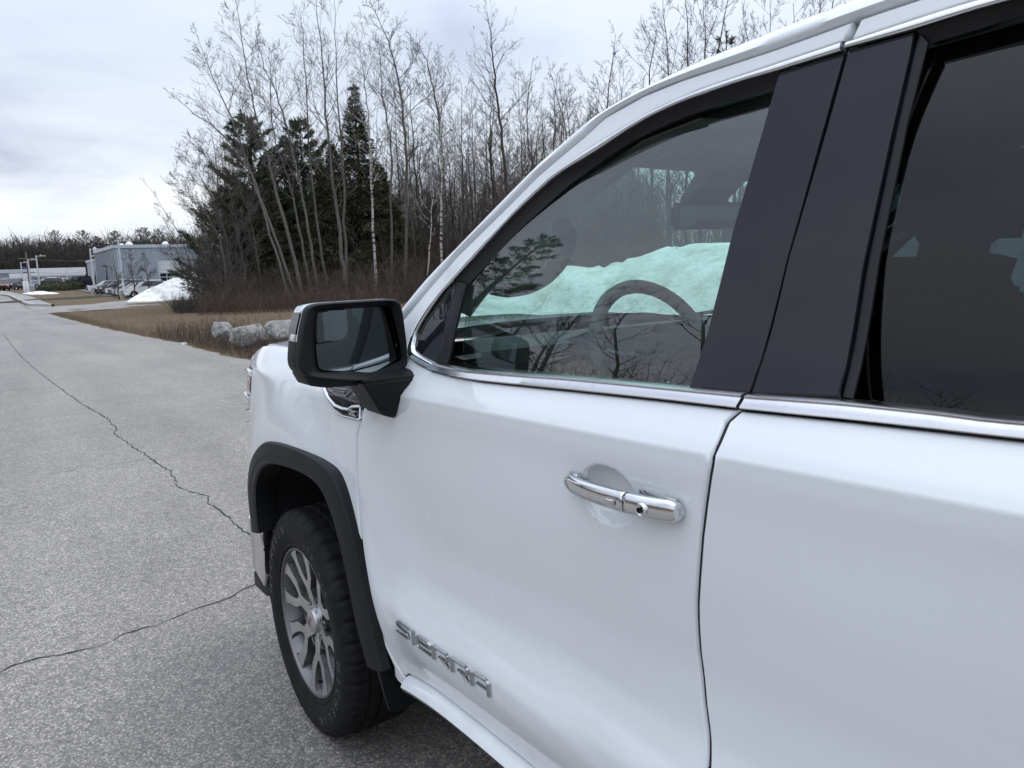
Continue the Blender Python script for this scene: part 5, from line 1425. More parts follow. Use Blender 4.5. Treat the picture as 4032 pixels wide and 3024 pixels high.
# ---- light poles
def light_pole(px_b, X, px_t, py_t, label, base_h=.8):
    b = at_x(px_b, X); top = on_x(px_t, py_t, X); h_ = top.z - b.z
    t = thing('light_pole', label, 'light pole', b, group='parking lot light poles')
    lathe('concrete_base', [(.42, -.3), (.42, base_h - .04), (.38, base_h), (0, base_h)], M['concrete'], t, 16, 'z')
    bm = bmesh.new(); add_tube(bm, [(0, 0, base_h), (0, 0, h_ * .6), (0, 0, h_)], [.115, .10, .085], 8); bm_obj('pole', bm, M['pole'], t, True, 50)
    box('arm', (0, -.25, h_ - .10), (.08, .5, .08), M['pole'], t)
    hd_ = box('lamp_head', (0, -.80, h_ - .08), (.30, .68, .11), M['pole'], t, .03)
    box('photo_cell', (0, -.52, h_ + .04), (.12, .12, .16), M['pole'], t)
    return t
light_pole(370, 104, 341, 979, 'light pole on concrete base at the end of the car row by grey building')
light_pole(484, 83, 452, 945, 'light pole rising in front of grey building beside white crossover')
light_pole(156, 124, 138, 1006, 'tall light pole behind the round hedge')
light_pole(122, 128, 104, 1021, 'light pole with concrete base beside white sign and utility pole')
light_pole(92, 150, 81, 1032, 'light pole standing before the blue letters of the showroom')
light_pole(268, 165, 259, 1055, 'short distant light pole before the white warehouse')
# ---- utility pole with wires
b = at_x(117, 150); top = on_x(109, 994, 150)
t = thing('utility_pole', 'brown wooden utility pole with crossarms among the light poles', 'utility pole', b)
tube('pole', [(0, 0, -.2), (0, 0, top.z - b.z)], [.17, .11], M['wood_pole'], t, 8)
for dz in (1.0, 3.3): box('crossarm', (0, 0, top.z - b.z - dz), (.12, 2.4 if dz < 2 else 1.8, .14), M['wood_pole'], t)
for k, (y0, dz) in enumerate(((1.1, .9), (-1.1, .9), (0, 3.2))):
    p0 = Vector((b.x, b.y + y0, top.z - dz))
    for s, px, X in ((0, -200, 150), (1, 420, 190)):
        p1 = at_x(px, X); p1.z = p0.z + (1.0 if s else -.5)
        pts_ = [p0.lerp(p1, i / 10) + Vector((0, 0, -1.2 * 4 * (i / 10) * (1 - i / 10) * .5)) for i in range(11)]
        tube('wire', [v - b for v in pts_], .025, M['wire'], t, 4)
# ---- white entrance sign
b = at_x(101, 118); b.y -= 0
t = thing('entrance_sign', 'white two panel entrance sign standing at the edge of the far lawn', 'sign', b)
hh = on_x(101, 1109, 118).z - b.z
for s in (1, -1): box('panel', (0, s * .17, hh / 2 + .05), (.22, .30, hh), M['sign_white'], t, .03)
box('post', (0.02, 0, hh / 2), (.16, .06, hh), M['pole'], t)
q_ = on_x(80, 1096, 150); t = thing('small_sign', 'small white roadside sign on a thin post before the showroom', 'sign', (150, q_.y, T0(150)))
box('panel', (0, 0, q_.z - T0(150)), (.1, 3.0, 1.6), M['sign_white'], t, .02); tube('post', [(0, 0, -.1), (0, 0, q_.z - T0(150))], .06, M['pole'], t, 6)

# ---- clipped hedges
def leaf_ball(name, c, rx_, ry_, rz_, n, mat, parent, seed, size=.16):
    rnd = random.Random(seed); V, F_ = [], []
    for i in range(n):
        while True:
            d_ = Vector((rnd.gauss(0, 1), rnd.gauss(0, 1), rnd.gauss(0, 1)))
            if d_.length > .1: break
        d_.normalize(); d_.z = abs(d_.z) if rnd.random() < .85 else d_.z * .4
        rr_ = rnd.uniform(.86, 1.03) * (1 + .10 * noise.noise(d_ * 2.2 + Vector((seed, 0, 0))))
        p_ = Vector((c[0] + d_.x * rx_ * rr_, c[1] + d_.y * ry_ * rr_, c[2] + max(-.1, d_.z) * rz_ * rr_))
        a = Vector((rnd.gauss(0, 1), rnd.gauss(0, 1), rnd.gauss(0, 1))).normalized() * size * rnd.uniform(.5, 1.2); b_ = a.cross(d_ + Vector((.1, .2, .1))).normalized() * size * .45
        k = len(V); V += [p_ - a * .5, p_ + b_ * .5, p_ + a * .5, p_ - b_ * .5]; F_.append((k, k + 1, k + 2, k + 3))
    return mesh(name, V, F_, mat, parent)
def hedge(px, X, wpx, py_t, label, seed):
    b = at_x(px, X); hh = on_x(px, py_t, X).z - b.z; w_ = wpx * X / F_PX / 2
    t = thing('round_hedge', label, 'hedge', b, group='clipped hedges on the island')
    lathe('core', [(0, hh * .86), (w_ * .5, hh * .80), (w_ * .86, hh * .5), (w_ * .9, hh * .15), (w_ * .7, 0)], M['mulch'], t, 20, 'z')
    leaf_ball('foliage', (0, 0, 0), w_, w_, hh, 5200, M['hedge'], t, seed, .26)
hedge(217, 122, 116, 1108, 'large rounded clipped hedge behind the snow patch', 3)
hedge(182, 129, 62, 1108, 'hedge tucked behind the left of the large rounded hedge', 4)
hedge(283, 127, 78, 1103, 'square clipped hedge beside the black wagon', 5)

# ---- cars
def make_car(name, label, paint, kind='sedan', group=None):
    spec = {'sedan': (4.8, 1.84, 1.45, .30), 'crossover': (4.70, 1.88, 1.63, .34), 'suv': (4.75, 1.92, 1.80, .38), 'box': (4.6, 1.88, 1.87, .40), 'pickup': (5.6, 2.0, 1.88, .40)}[kind]
    L_, W_, H_, rw = spec
    t = thing(name, label, 'car' if kind != 'pickup' else 'truck', group=group)
    f_, r_ = L_ / 2, -L_ / 2
    bz = {'sedan': .95, 'crossover': 1.05, 'suv': 1.12, 'box': 1.15, 'pickup': 1.2}[kind]
    ax1, ax2 = f_ - .92, r_ + .88
    lo = []
    def arch(cx): return [(cx + (rw + .07) * math.cos(a), rw * .95 + (rw + .07) * math.sin(a)) for a in (R(-8), R(25), R(60), R(90), R(120), R(155), R(188))]
    prof_ = [(r_ + .10, .32)] + [(x, z) for x, z in arch(ax2)[::-1]] + [(x, z) for x, z in arch(ax1)[::-1]] + [(f_ - .10, .26), (f_ - .01, .40), (f_, .62), (f_ - .06, bz - .24), (f_ - .30, bz - .13), (f_ - 1.15, bz - .02)]
    if kind == 'pickup': prof_ += [(.9, bz), (-.6, bz + .02), (r_ + .05, bz + .02), (r_, .55)]
    else: prof_ += [(.75, bz), (r_ + .5, bz + .05), (r_ + .06, bz + .02), (r_, .75), (r_ + .02, .45)]
    bm = bmesh.new(); a_, b_ = add_prism(bm, [(x, -W_ / 2, z) for x, z in prof_], (0, W_, 0))
    bmesh.ops.triangulate(bm, faces=[f for f in bm.faces if len(f.verts) > 8])
    for v in bm.verts:                                       # plan taper and tumblehome
        k = 1 - .13 * smoothstep(f_ - .9, f_, v.co.x) - .09 * smoothstep(r_ + .8, r_, v.co.x); v.co.y *= k * (1 - .05 * smoothstep(.7, bz + .05, v.co.z))
    body = bm_obj('body', bm, paint, t, False)
    cab = {'sedan': [(.95, bz - .03), (.20, H_ - .06), (-.25, H_), (-.95, H_ - .03), (-1.75, bz + .06)], 'crossover': [(1.05, bz - .03), (.25, H_ - .05), (-.35, H_), (-1.35, H_ - .10), (-2.15, bz + .12)], 'suv': [(1.10, bz - .02), (.45, H_ - .05), (-.3, H_), (-1.95, H_ - .06), (-2.25, bz + .05)], 'box': [(.80, bz), (.55, H_ - .03), (.3, H_), (-2.1, H_), (-2.22, bz + .03)], 'pickup': [(1.15, bz), (.55, H_ - .05), (.1, H_), (-.55, H_ - .03), (-.72, bz + .02)]}[kind]
    bm = bmesh.new(); hw = W_ * .455
    def cw(z): return hw - (z - bz) * .30
    A = [(x, cw(z), z) for x, z in cab]; B_ = [(x, -cw(z), z) for x, z in cab]
    va = [bm.verts.new(p_) for p_ in A]; vb = [bm.verts.new(p_) for p_ in B_]
    bm.faces.new(va); bm.faces.new(vb[::-1])
    for i in range(len(A) - 1): bm.faces.new((va[i], vb[i], vb[i + 1], va[i + 1]))
    bm_obj('glasshouse', bm, M['car_glass'], t)
    # roof skin and pillars in body colour
    top = [q_ for q_ in cab[1:-1]]
    bm = bmesh.new(); va = [bm.verts.new((x, cw(z) + .008, z + .012)) for x, z in top]; vb = [bm.verts.new((x, -cw(z) - .008, z + .012)) for x, z in top]; vc_ = [bm.verts.new((x, cw(z) + .012, z - .07)) for x, z in top]; vd = [bm.verts.new((x, -cw(z) - .012, z - .07)) for x, z in top]
    for i in range(len(top) - 1):
        bm.faces.new((va[i], vb[i], vb[i + 1], va[i + 1])); bm.faces.new((va[i], va[i + 1], vc_[i + 1], vc_[i])); bm.faces.new((vb[i], vd[i], vd[i + 1], vb[i + 1]))
    bm_obj('roof', bm, paint, t)
    for s in (1, -1):
        for (p0, p1) in ((cab[0], cab[1]), (cab[-1], cab[-2])):
            tube('pillar', [(p0[0], s * cw(p0[1]), p0[1]), (p1[0], s * cw(p1[1]), p1[1])], .045, paint, t, 6)
        box('window_bar', (-.25, s * (cw(bz + .2) + .004), bz + .2), (.07, .02, .4), M['black'], t)
        m_ = box('door_mirror', (.72, s * (W_ / 2 + .06), bz + .06), (.12, .20, .14), paint, t, .03)
        box('headlamp', (f_ - .14, s * W_ * .35, bz - .30), (.26, .34, .13), M['car_light'], t, .03)
        box('tail_lamp', (r_ + .06, s * W_ * .38, bz - .10), (.14, .28, .16), M['car_taillight'], t, .02)
        box('sill_trim', (0, s * (W_ / 2 - .01), .33), (L_ * .40, .04, .14), M['black'], t)
        for cx in (ax1, ax2):
            w_ = lathe('wheel', [(rw * .62, -.10), (rw * .9, -.11), (rw, -.08), (rw, .08), (rw * .9, .11), (rw * .62, .10)], M['tyre'], t, 20, 'y', c=(cx, s * (W_ / 2 - .13), rw)); 
            lathe('rim', [(0, .02 * s), (rw * .2, .03 * s), (rw * .58, .075 * s), (rw * .64, .102 * s)], M['car_rim'] if kind != 'crossover' else M['car_rim'], w_, 10, 'y', c=(cx, s * (W_ / 2 - .13), rw), angle=10)
    box('grille', (f_ - .02, 0, .62), (.06, W_ * .55, .26), M['black'], t, .02)
    box('bumper', (f_ - .05, 0, .36), (.16, W_ * .80, .18), M['black'], t, .04)
    box('number_plate', (r_ - .005, 0, .80), (.03, .32, .15), M['sign_white'], t)
    if kind in ('suv', 'crossover'):
        for s in (1, -1): tube('roof_rail', [(.1, s * cw(H_) * .95, H_ + .05), (-1.3, s * cw(H_) * .95, H_ + .03)], .022, M['satin'], t, 6)
    if kind == 'pickup': box('bed', (-1.75, 0, bz + .03), (1.9, W_ * .80, .02), M['black'], t)
    return t
def place(t, px, X, rz, front=None):
    q_ = at_x(px, X); t.location = (X, q_.y, T0(X) + .035); t.rotation_euler = (0, 0, rz)
    return t
RY0 = at_x(476, 83).y                                      # where the noses of the row line up
proto = {}
row = [(83.0, 'white', 'crossover', 'white crossover at the head of the row before the grey building, seen side on'),
       (87.0, 'white', 'sedan', 'white sedan parked next to the white crossover, only its nose showing'),
       (90.0, 'silver', 'sedan', 'silver sedan in the row, second beyond the white crossover'),
       (93.0, 'grey', 'crossover', 'dark grey crossover in the row, third beyond the white crossover'),
       (96.2, 'white', 'sedan', 'white sedan in the row between dark grey and black cars'),
       (100.5, 'black', 'crossover', 'black crossover in the row just behind the light pole base'),
       (104.0, 'black', 'sedan', 'black sedan in the row next to the black crossover'),
       (107.5, 'grey', 'sedan', 'dark grey sedan second from the far end of the row'),
       (111.0, 'white', 'sedan', 'white sedan at the far end of the row')]
for X, colr, kind, lab in row:
    t = make_car('parked_car', lab, M['car_' + colr], kind, 'cars in the row before the grey building')
    L_ = 4.7
    t.location = (X, RY0 - L_ / 2 + random.uniform(-.15, .15), T0(X) + .035); t.rotation_euler = (0, 0, R(90 + random.uniform(-3, 3)))
others = [('white', 'suv', 706, 92, 175, 'white SUV parked behind the snow pile by the bay door'),
          ('black', 'box', 297, 138, 100, 'black boxy wagon beyond the square hedge'),
          ('white', 'suv', 343, 146, 120, 'white SUV behind the black wagon beside the grey building'),
          ('white', 'suv', 190, 146, 90, 'white SUV roof showing above the large hedge'),
          ('white', 'crossover', 228, 150, 90, 'white crossover roof between the hedges and white warehouse'),
          ('blue', 'sedan', 143, 140, 150, 'blue car half hidden behind the light pole left of the hedge'),
          ('dark', 'pickup', 62, 146, 150, 'dark pickup truck parked left of the white sign'),
          ('grey', 'pickup', 36, 152, 180, 'dark grey pickup between the red car and dark pickup'),
          ('red', 'suv', 8, 144, 180, 'red SUV parked before the showroom'),
          ('black', 'suv', -26, 148, 180, 'black SUV beside the red one at the showroom')]
for colr, kind, px, X, rz, lab in others:
    t = make_car('parked_truck' if kind == 'pickup' else 'parked_car', lab, M['car_' + colr], kind, 'vehicles scattered about the far lot'); place(t, px, X, R(rz))
# ================================================================== WOODS
class Wood:
    """collects tapered branches into one mesh"""
    def __init__(s, seed): s.V, s.F, s.r = [], [], random.Random(seed)
    def limb(s, pts, rads, n):
        base = len(s.V); k = len(pts); ref = None
        for i in range(k):
            t = pts[min(i + 1, k - 1)] - pts[max(i - 1, 0)]
            t = t.normalized() if t.length > 1e-6 else Vector((0, 0, 1))
            if ref is None: ref = Vector((1, 0, 0)) if abs(t.x) < .8 else Vector((0, 1, 0))
            a = t.cross(ref).normalized(); b = t.cross(a)
            for j in range(n):
                an = 2 * math.pi * j / n; s.V.append(pts[i] + (a * math.cos(an) + b * math.sin(an)) * rads[i])
        for i in range(k - 1):
            for j in range(n):
                q = (j + 1) % n; s.F.append((base + i * n + j, base + i * n + q, base + (i + 1) * n + q, base + (i + 1) * n + j))
    def grow(s, p, d, L, r_, lvl, maxl, up=.25, spread=.7, dens=1.0, wig=.12):
        rnd = s.r; n = max(2, int(L / (.55 if lvl < 2 else .35))); n = min(n, 7 if lvl == 1 else 4)
        pts = [p.copy()]; rads = [r_]; dd = d.copy(); st = L / n
        for i in range(n):
            dd = (dd + Vector((rnd.gauss(0, wig), rnd.gauss(0, wig), rnd.gauss(0, wig) + up * .35))).normalized()
            pts.append(pts[-1] + dd * st); rads.append(max(.0046, r_ * (1 - .82 * (i + 1) / n)))
        s.limb(pts, rads, 4 if lvl <= 1 else 3)
        if lvl >= maxl: return
        k = int(dens * (3 + L * (2.2 if lvl == 1 else 2.6)) + rnd.random())
        for c in range(k):
            t = rnd.uniform(.18, 1.0); i = min(int(t * n), n - 1); q = pts[i].lerp(pts[i + 1], t * n - i)
            ax = (pts[i + 1] - pts[i]).normalized(); o = Vector((rnd.gauss(0, 1), rnd.gauss(0, 1), rnd.gauss(0, .7))); o = (o - ax * o.dot(ax)).normalized()
            s.grow(q, (ax * 1.0 + o * spread * rnd.uniform(.7, 1.3)).normalized(), L * rnd.uniform(.28, .52) * (1 - .35 * t), max(.005, rads[i] * .55), lvl + 1, maxl, up, spread, dens, wig)
    def tree(s, trunk, r0, maxl=3, first=.3, dens=1.0, blen=.26, up=.3, spread=.75, side=None, nb=None):
        """trunk: list of points from the ground up"""
        rnd = s.r; P_ = [Vector(v) for v in catmull([tuple(v) for v in trunk], 5)]
        P_ = [p + Vector((rnd.gauss(0, .03), rnd.gauss(0, .03), 0)) if 0 < i < len(P_) - 1 else p for i, p in enumerate(P_)]
        n = len(P_); H_ = (P_[-1] - P_[0]).length
        rads = [max(.008, r0 * (1 - .93 * (i / (n - 1)) ** .9)) for i in range(n)]; rads[0] *= 1.25
        s.limb(P_, rads, 7)
        k = nb or int(H_ * 1.9 * dens)
        for c in range(k):
            t = first + (1 - first) * (c + rnd.random()) / k; t = min(t, .995); i = min(int(t * (n - 1)), n - 2); q = P_[i].lerp(P_[i + 1], t * (n - 1) - i)
            ax = (P_[i + 1] - P_[i]).normalized(); a = rnd.uniform(0, 2 * math.pi); o = Vector((math.cos(a), math.sin(a), 0))
            L = H_ * blen * (1.05 - .80 * (t - first) / (1 - first)) * rnd.uniform(.55, 1.2) * (0.55 if t < first + .12 else 1)
            s.grow(q, (ax * rnd.uniform(.55, 1.0) + o * spread).normalized(), L, max(.006, rads[i] * .42), 1, maxl, up, .8, dens)
    def build(s, name, mat, parent=None):
        return mesh(name, s.V, s.F, mat, parent, True)
def needles(V, F_, p, d, L, rnd, wid=.06, n=4, droop=0.0):
    for k in range(n):
        dd = (d + Vector((rnd.gauss(0, .55), rnd.gauss(0, .55), rnd.gauss(0, .45) - droop))).normalized() * L * rnd.uniform(.6, 1.2)
        sd_ = dd.cross(Vector((rnd.gauss(0, 1), rnd.gauss(0, 1), rnd.gauss(0, 1))))
        sd_ = sd_.normalized() * wid * rnd.uniform(.6, 1.3) if sd_.length > 1e-5 else Vector((wid, 0, 0))
        b = len(V); V += [p - sd_ * .5, p + sd_ * .5, p + dd * .7 + sd_ * .5, p + dd]; F_.append((b, b + 1, b + 2, b + 3))
def conifer(name, label, base, H_, rad, seed, mat, kind='pine', dens=1.0, group=None, first=.12):
    rnd = random.Random(seed); t = thing(name, label, 'tree', base, group=group)
    w = Wood(seed); V, F_ = [], []
    w.limb([Vector((0, 0, -.3)), Vector((rnd.uniform(-.1, .1), rnd.uniform(-.1, .1), H_ * .5)), Vector((0, 0, H_))], [H_ * .018, H_ * .011, .012], 7)
    z = H_ * first
    while z < H_ * .985:
        u = (z - H_ * first) / (H_ * (1 - first))
        if kind == 'pine': R_ = rad * (.85 + .35 * u) * (1 - u) ** .7 * 1.12
        else: R_ = rad * (1 - u) ** 1.05
        nb = 5 if kind == 'pine' else 7
        a0 = rnd.uniform(0, 6.28)
        for k in range(nb):
            if rnd.random() < (.16 if kind == 'pine' else .05): continue
            a = a0 + 2 * math.pi * k / nb + rnd.gauss(0, .25); L = max(.10, R_ * rnd.uniform(.5, 1.15))
            sl = rnd.uniform(.05, .35) + .5 * u if kind == 'pine' else rnd.uniform(-.32, .05) + .45 * u
            d = Vector((math.cos(a), math.sin(a), sl)).normalized()
            n = max(3, int(L / .45)); pts = [Vector((0, 0, z))]; dd = d.copy()
            for i in range(n):
                dd = (dd + Vector((rnd.gauss(0, .07), rnd.gauss(0, .07), (.05 if kind == 'pine' else -.04)))).normalized(); pts.append(pts[-1] + dd * (L / n))
            w.limb(pts, [max(.006, .012 * L * (1 - .85 * i / n)) for i in range(n + 1)], 3)
            s0 = .30 if kind == 'pine' else .12
            m_ = int(L * (15 if kind == 'pine' else 17) * dens) + 4
            for c in range(m_):
                q = s0 + (1 - s0) * rnd.random() ** .8; i = min(int(q * n), n - 1); p_ = pts[i].lerp(pts[i + 1], q * n - i)
                lat = Vector((-d.y, d.x, 0)) * rnd.gauss(0, .16 + .20 * L * (1 - q) * .6)
                p_ = p_ + lat + Vector((0, 0, rnd.gauss(0, .06 if kind == 'pine' else .10) - (abs(lat.x) + abs(lat.y)) * .12))
                needles(V, F_, p_, (d + lat * .5).normalized(), .27 if kind == 'pine' else .24, rnd, .045, 4, .0 if kind == 'pine' else .25)
        z += H_ * (.045 if kind == 'pine' else .028) * rnd.uniform(.8, 1.25)
    for k in range(int(7)): needles(V, F_, Vector((0, 0, H_ - .1 - .05 * k)), Vector((0, 0, 1)), .3, rnd, .05, 3)
    w.build('trunk', M['bark_dark'], t); mesh('crown', V, F_, mat, t)
    return t
def wall_pt(px, py, D):
    """point on an upright wall facing the camera at horizontal range D"""
    h = Vector((fwd.x, fwd.y, 0)).normalized(); d = ray(px, py); return CAM + d * (D / d.dot(h))
cz = lambda pts, s=.7233, ox=600, oy=0: [(ox + s * a, oy + s * b) for a, b in pts]
# ---- trees that stand out one by one in front of the wood (pixels of stems, from the ground up)
hero = [
    ('leaning_tree', [(835, 1645), (690, 1100), (640, 900), (565, 640), (495, 270), (440, -60)], 40, .085, 'bark', 'tall grey tree leaning left with its top out of sight, stems bunched at the base', dict(blen=.20, dens=1.1)),
    ('leaning_tree', [(800, 1650), (620, 1150), (500, 830), (420, 620), (330, 420), (245, 190)], 39.5, .07, 'bark', 'grey tree leaning hardest to the left over the lawn', dict(blen=.22, dens=1.0)),
    ('leaning_tree', [(770, 1640), (640, 1280), (540, 960), (380, 730), (230, 620), (60, 480)], 39, .06, 'bark', 'thin grey stem arching far out to the left', dict(blen=.15, dens=.8)),
    ('grey_tree', [(905, 1645), (850, 1250), (770, 850), (690, 560), (600, 330), (560, 170)], 41, .075, 'bark', 'grey tree with a bent stem right of the leaning bunch', dict(blen=.22)),
    ('grey_tree', [(870, 1645), (800, 1230), (740, 980), (660, 720), (640, 420), (640, 260)], 42, .065, 'bark', 'slender grey tree with upright top within the leaning bunch', dict(blen=.22)),
    ('grey_tree', [(960, 1640), (905, 1250), (860, 900), (840, 560), (820, 230), (800, 40)], 43, .07, 'bark', 'slender grey tree standing before the pines', dict(blen=.20)),
    ('forked_tree', [(1062, 1635), (1035, 1400), (985, 1000), (945, 620), (925, 300), (885, -40)], 41, .11, 'bark', 'stout grey tree with long straight limbs before the hemlock', dict(blen=.24, dens=.75)),
    ('forked_tree', [(1050, 1480), (1045, 1100), (1020, 700), (1000, 330), (985, -30)], 41.3, .075, 'bark', 'straight grey stem rising beside the stout one', dict(blen=.24, dens=.7)),
    ('birch_tree', [(1222, 1635), (1205, 1250), (1185, 850), (1165, 560), (1140, 330), (1105, 140)], 42, .075, 'birch', 'pale birch with dark flecks before the hemlock', dict(blen=.22, dens=.9)),
    ('grey_tree', [(1300, 1640), (1300, 1200), (1300, 800), (1260, 560), (1240, 360), (1230, 220)], 44, .07, 'bark', 'grey tree with paired stems right of the hemlock top', dict(blen=.24)),
    ('dark_top_tree', [(1372, 1640), (1385, 1100), (1375, 760), (1345, 470), (1280, 220), (1190, 20)], 42, .095, 'bark_mid', 'tall tree with dark crooked top bending left', dict(blen=.19, dens=1.2, spread=.9)),
    ('dark_top_tree', [(1560, 1500), (1580, 1050), (1565, 720), (1530, 480), (1490, 330), (1430, 220)], 44, .085, 'bark_mid', 'tree with dark bent top right of the crooked one', dict(blen=.18, dens=1.0)),
    ('birch_tree', [(1575, 1560), (1572, 1250), (1575, 950), (1568, 700), (1580, 480), (1600, 300)], 42.5, .07, 'birch', 'white birch stem rising beside the windshield pillar', dict(blen=.20)),
    ('birch_tree', [(1480, 1640), (1510, 1350), (1520, 1150), (1530, 900), (1510, 700)], 43, .05, 'birch', 'short thin birch leaning right left of the white birch', dict(blen=.2, dens=.8)),
    ('snag_tree', [(1945, 1500), (1925, 1000), (1895, 700), (1865, 420), (1845, 220), (1822, 60)], 45, .105, 'bark_dark', 'dark tree with a bare broken spike for a top', dict(blen=.20, dens=.8)),
    ('bushy_tree', [(430, 1560), (400, 1300), (330, 1100), (250, 950), (170, 850)], 41, .05, 'bark_mid', 'spreading bare bush tree at the left end of the wood', dict(blen=.35, dens=1.5, first=.1)),
    ('bushy_tree', [(520, 1580), (470, 1300), (420, 1050), (330, 900), (270, 780)], 42, .05, 'bark_mid', 'bare bush tree with fine twigs next to the left end of the wood', dict(blen=.33, dens=1.5, first=.1)),
    ('bushy_tree', [(400, 1560), (380, 1350), (310, 1200), (220, 1080), (100, 950)], 40, .04, 'bark_mid', 'low bare bush leaning over the snow pile', dict(blen=.36, dens=1.5, first=.1)),
    ('bushy_tree', [(600, 1600), (560, 1350), (520, 1150), (470, 980), (460, 850)], 43, .05, 'bark_mid', 'bare bush tree in front of the left pine', dict(blen=.30, dens=1.4, first=.1)),
]
seed = 100
for nm, pl, D, r0_, mt, lab, kw in hero:
    pts = [wall_pt(a, b, D) for a, b in cz(pl)]
    base = pts[0].copy(); base.z = terr(base.x, base.y) - .1
    g0 = base.copy(); pts[0] = base
    t = thing(nm, lab, 'tree', g0, group=None)
    w = Wood(seed); kw2 = dict(first=.30, dens=1.0); kw2.update(kw); kw2['dens'] *= 1.02; kw2['blen'] = kw2.get('blen', .24) * 1.08; w.tree([p - g0 for p in pts], r0_ * 1.15, 3, **kw2)
    w.build('trunk', M[mt], t); seed += 1
# bare shrubs, each a fan of stems, at the left end of the wood
for i, (px, D, pt, lab) in enumerate(((800, 41, 800, 'bare many stemmed shrub overhanging the snow pile'), (850, 42.5, 740, 'tall bare many stemmed shrub behind the one over the snow pile'), (880, 40.5, 920, 'low fan of bare stems at the dark brush patch'), (925, 42, 760, 'bare many stemmed shrub before the left edge of the left pine'), (960, 40, 960, 'low bare shrub at the foot of the leaning stems'))):
    b = wall_pt(px, 1180, D); b.z = terr(b.x, b.y) - .05; hh = wall_pt(px, pt, D).z - b.z
    t = thing('bare_shrub', lab, 'shrub', b, group='bare shrubs at the left end of the wood'); w = Wood(700 + i); rd_ = w.r
    for k in range(8):
        a = rd_.uniform(0, 6.28); sp_ = rd_.uniform(.1, .42) * hh; o = Vector((math.cos(a) * sp_ + .12 * hh, math.sin(a) * sp_ + .10 * hh, hh * rd_.uniform(.6, 1.0)))
        w.tree([Vector((o.x * .06, o.y * .06, 0)), Vector((o.x * .35, o.y * .35, o.z * .45)), o], .032, 3, first=.15, dens=1.0, blen=.36, spread=.7)
    w.build('stems', M['bark_mid'], t)
# ---- evergreens in the clump
def ever(px, py_t, D, rad, kind, lab, sd, py_b=1185, mat='needle', dens=1.0, first=.06):
    top = wall_pt(px, py_t, D); b = Vector((top.x, top.y, 0)); b.z = terr(b.x, b.y) - .1
    return conifer('pine_tree' if kind == 'pine' else 'hemlock_tree', lab, b, top.z - b.z, rad, sd, M[mat], kind, dens, None, first)
ever(975, 455, 48, 4.6, 'pine', 'dark green pine with layered boughs at the left of the evergreen clump', 11, dens=2.6, first=.06)
ever(1178, 468, 50, 4.4, 'pine', 'dark green pine in the middle of the evergreen clump', 12, dens=2.6)
ever(1392, 335, 49, 4.0, 'hemlock', 'tall pointed hemlock rising above the evergreen clump', 13, mat='needle2', dens=1.9)
ever(1060, 740, 46.5, 3.6, 'hemlock', 'young hemlock filling the gap below the left pine', 14, mat='needle2', dens=1.2)
ever(1260, 640, 47, 3.8, 'hemlock', 'broad hemlock between middle pine and tall hemlock', 15, mat='needle2', dens=1.2)
ever(1545, 790, 50, 3.6, 'hemlock', 'olive green hemlock at the right of the evergreen clump', 16, mat='needle2', dens=1.2)
ever(1960, 780, 62, 2.6, 'pine', 'green pine deep in the bare wood right of the clump', 17, dens=1.0)
ever(2860, 120, 40, 1.6, 'pine', 'small ragged pine among the bare trees above the truck roof', 18, dens=.7, first=.55)
ever(890, 740, 46, 3.6, 'pine', 'low spreading pine at the left foot of the evergreen clump', 21, dens=1.8, first=.05)
ever(1110, 610, 49, 4.2, 'pine', 'full pine filled in between the two taller pines', 22, dens=1.8, first=.05)
ever(1305, 560, 51, 4.2, 'hemlock', 'broad hemlock just left of the tall pointed one', 23, mat='needle2', dens=1.5)
ever(1490, 640, 51, 4.2, 'hemlock', 'broad hemlock just right of the tall pointed one', 24, mat='needle2', dens=1.5)
ever(1640, 900, 52, 3.2, 'hemlock', 'low hemlock right of the olive green one', 19, mat='needle2', dens=1.2)
# ---- generic bare trees of the wood, copied and turned
protos = []
for i in range(7):
    w = Wood(300 + i); rnd = random.Random(400 + i); H_ = rnd.uniform(11, 15)
    lean = rnd.uniform(-.6, .6)
    w.tree([Vector((0, 0, 0)), Vector((rnd.gauss(0, .15), rnd.gauss(0, .15), H_ * .35)), Vector((lean * .6, rnd.gauss(0, .3), H_ * .7)), Vector((lean, rnd.gauss(0, .5), H_))], rnd.uniform(.075, .12), 3, first=.25, dens=1.05, blen=.27, spread=.8)
    me = bpy.data.meshes.new('trunk'); me.from_pydata([tuple(v) for v in w.V], [], w.F); me.update(); me.polygons.foreach_set('use_smooth', [True] * len(me.polygons))
    me.materials.append(M[('bark_mid', 'bark_dark', 'bark', 'bark_mid', 'bark_dark', 'bark_mid', 'bark')[i]]); protos.append((me, H_))
rnd = random.Random(77)
def bare(px, D, py_t=None, H_=None, lab='bare slender tree standing in the crowded wood', grp='bare trees of the wood', k=None):
    q_ = wall_pt(px, 1040, D); b = Vector((q_.x, q_.y, 0)); b.z = terr(b.x, b.y) - .1
    k = rnd.randrange(7) if k is None else k; me, h0 = protos[k]
    if py_t is not None: H_ = wall_pt(px, py_t, D).z - b.z
    t = thing('bare_tree', lab, 'tree', b, rnd.uniform(0, 6.28), grp); o = link('trunk', me, None, t)
    s = H_ / h0; o.scale = (s * .95, s * .95, s); return t
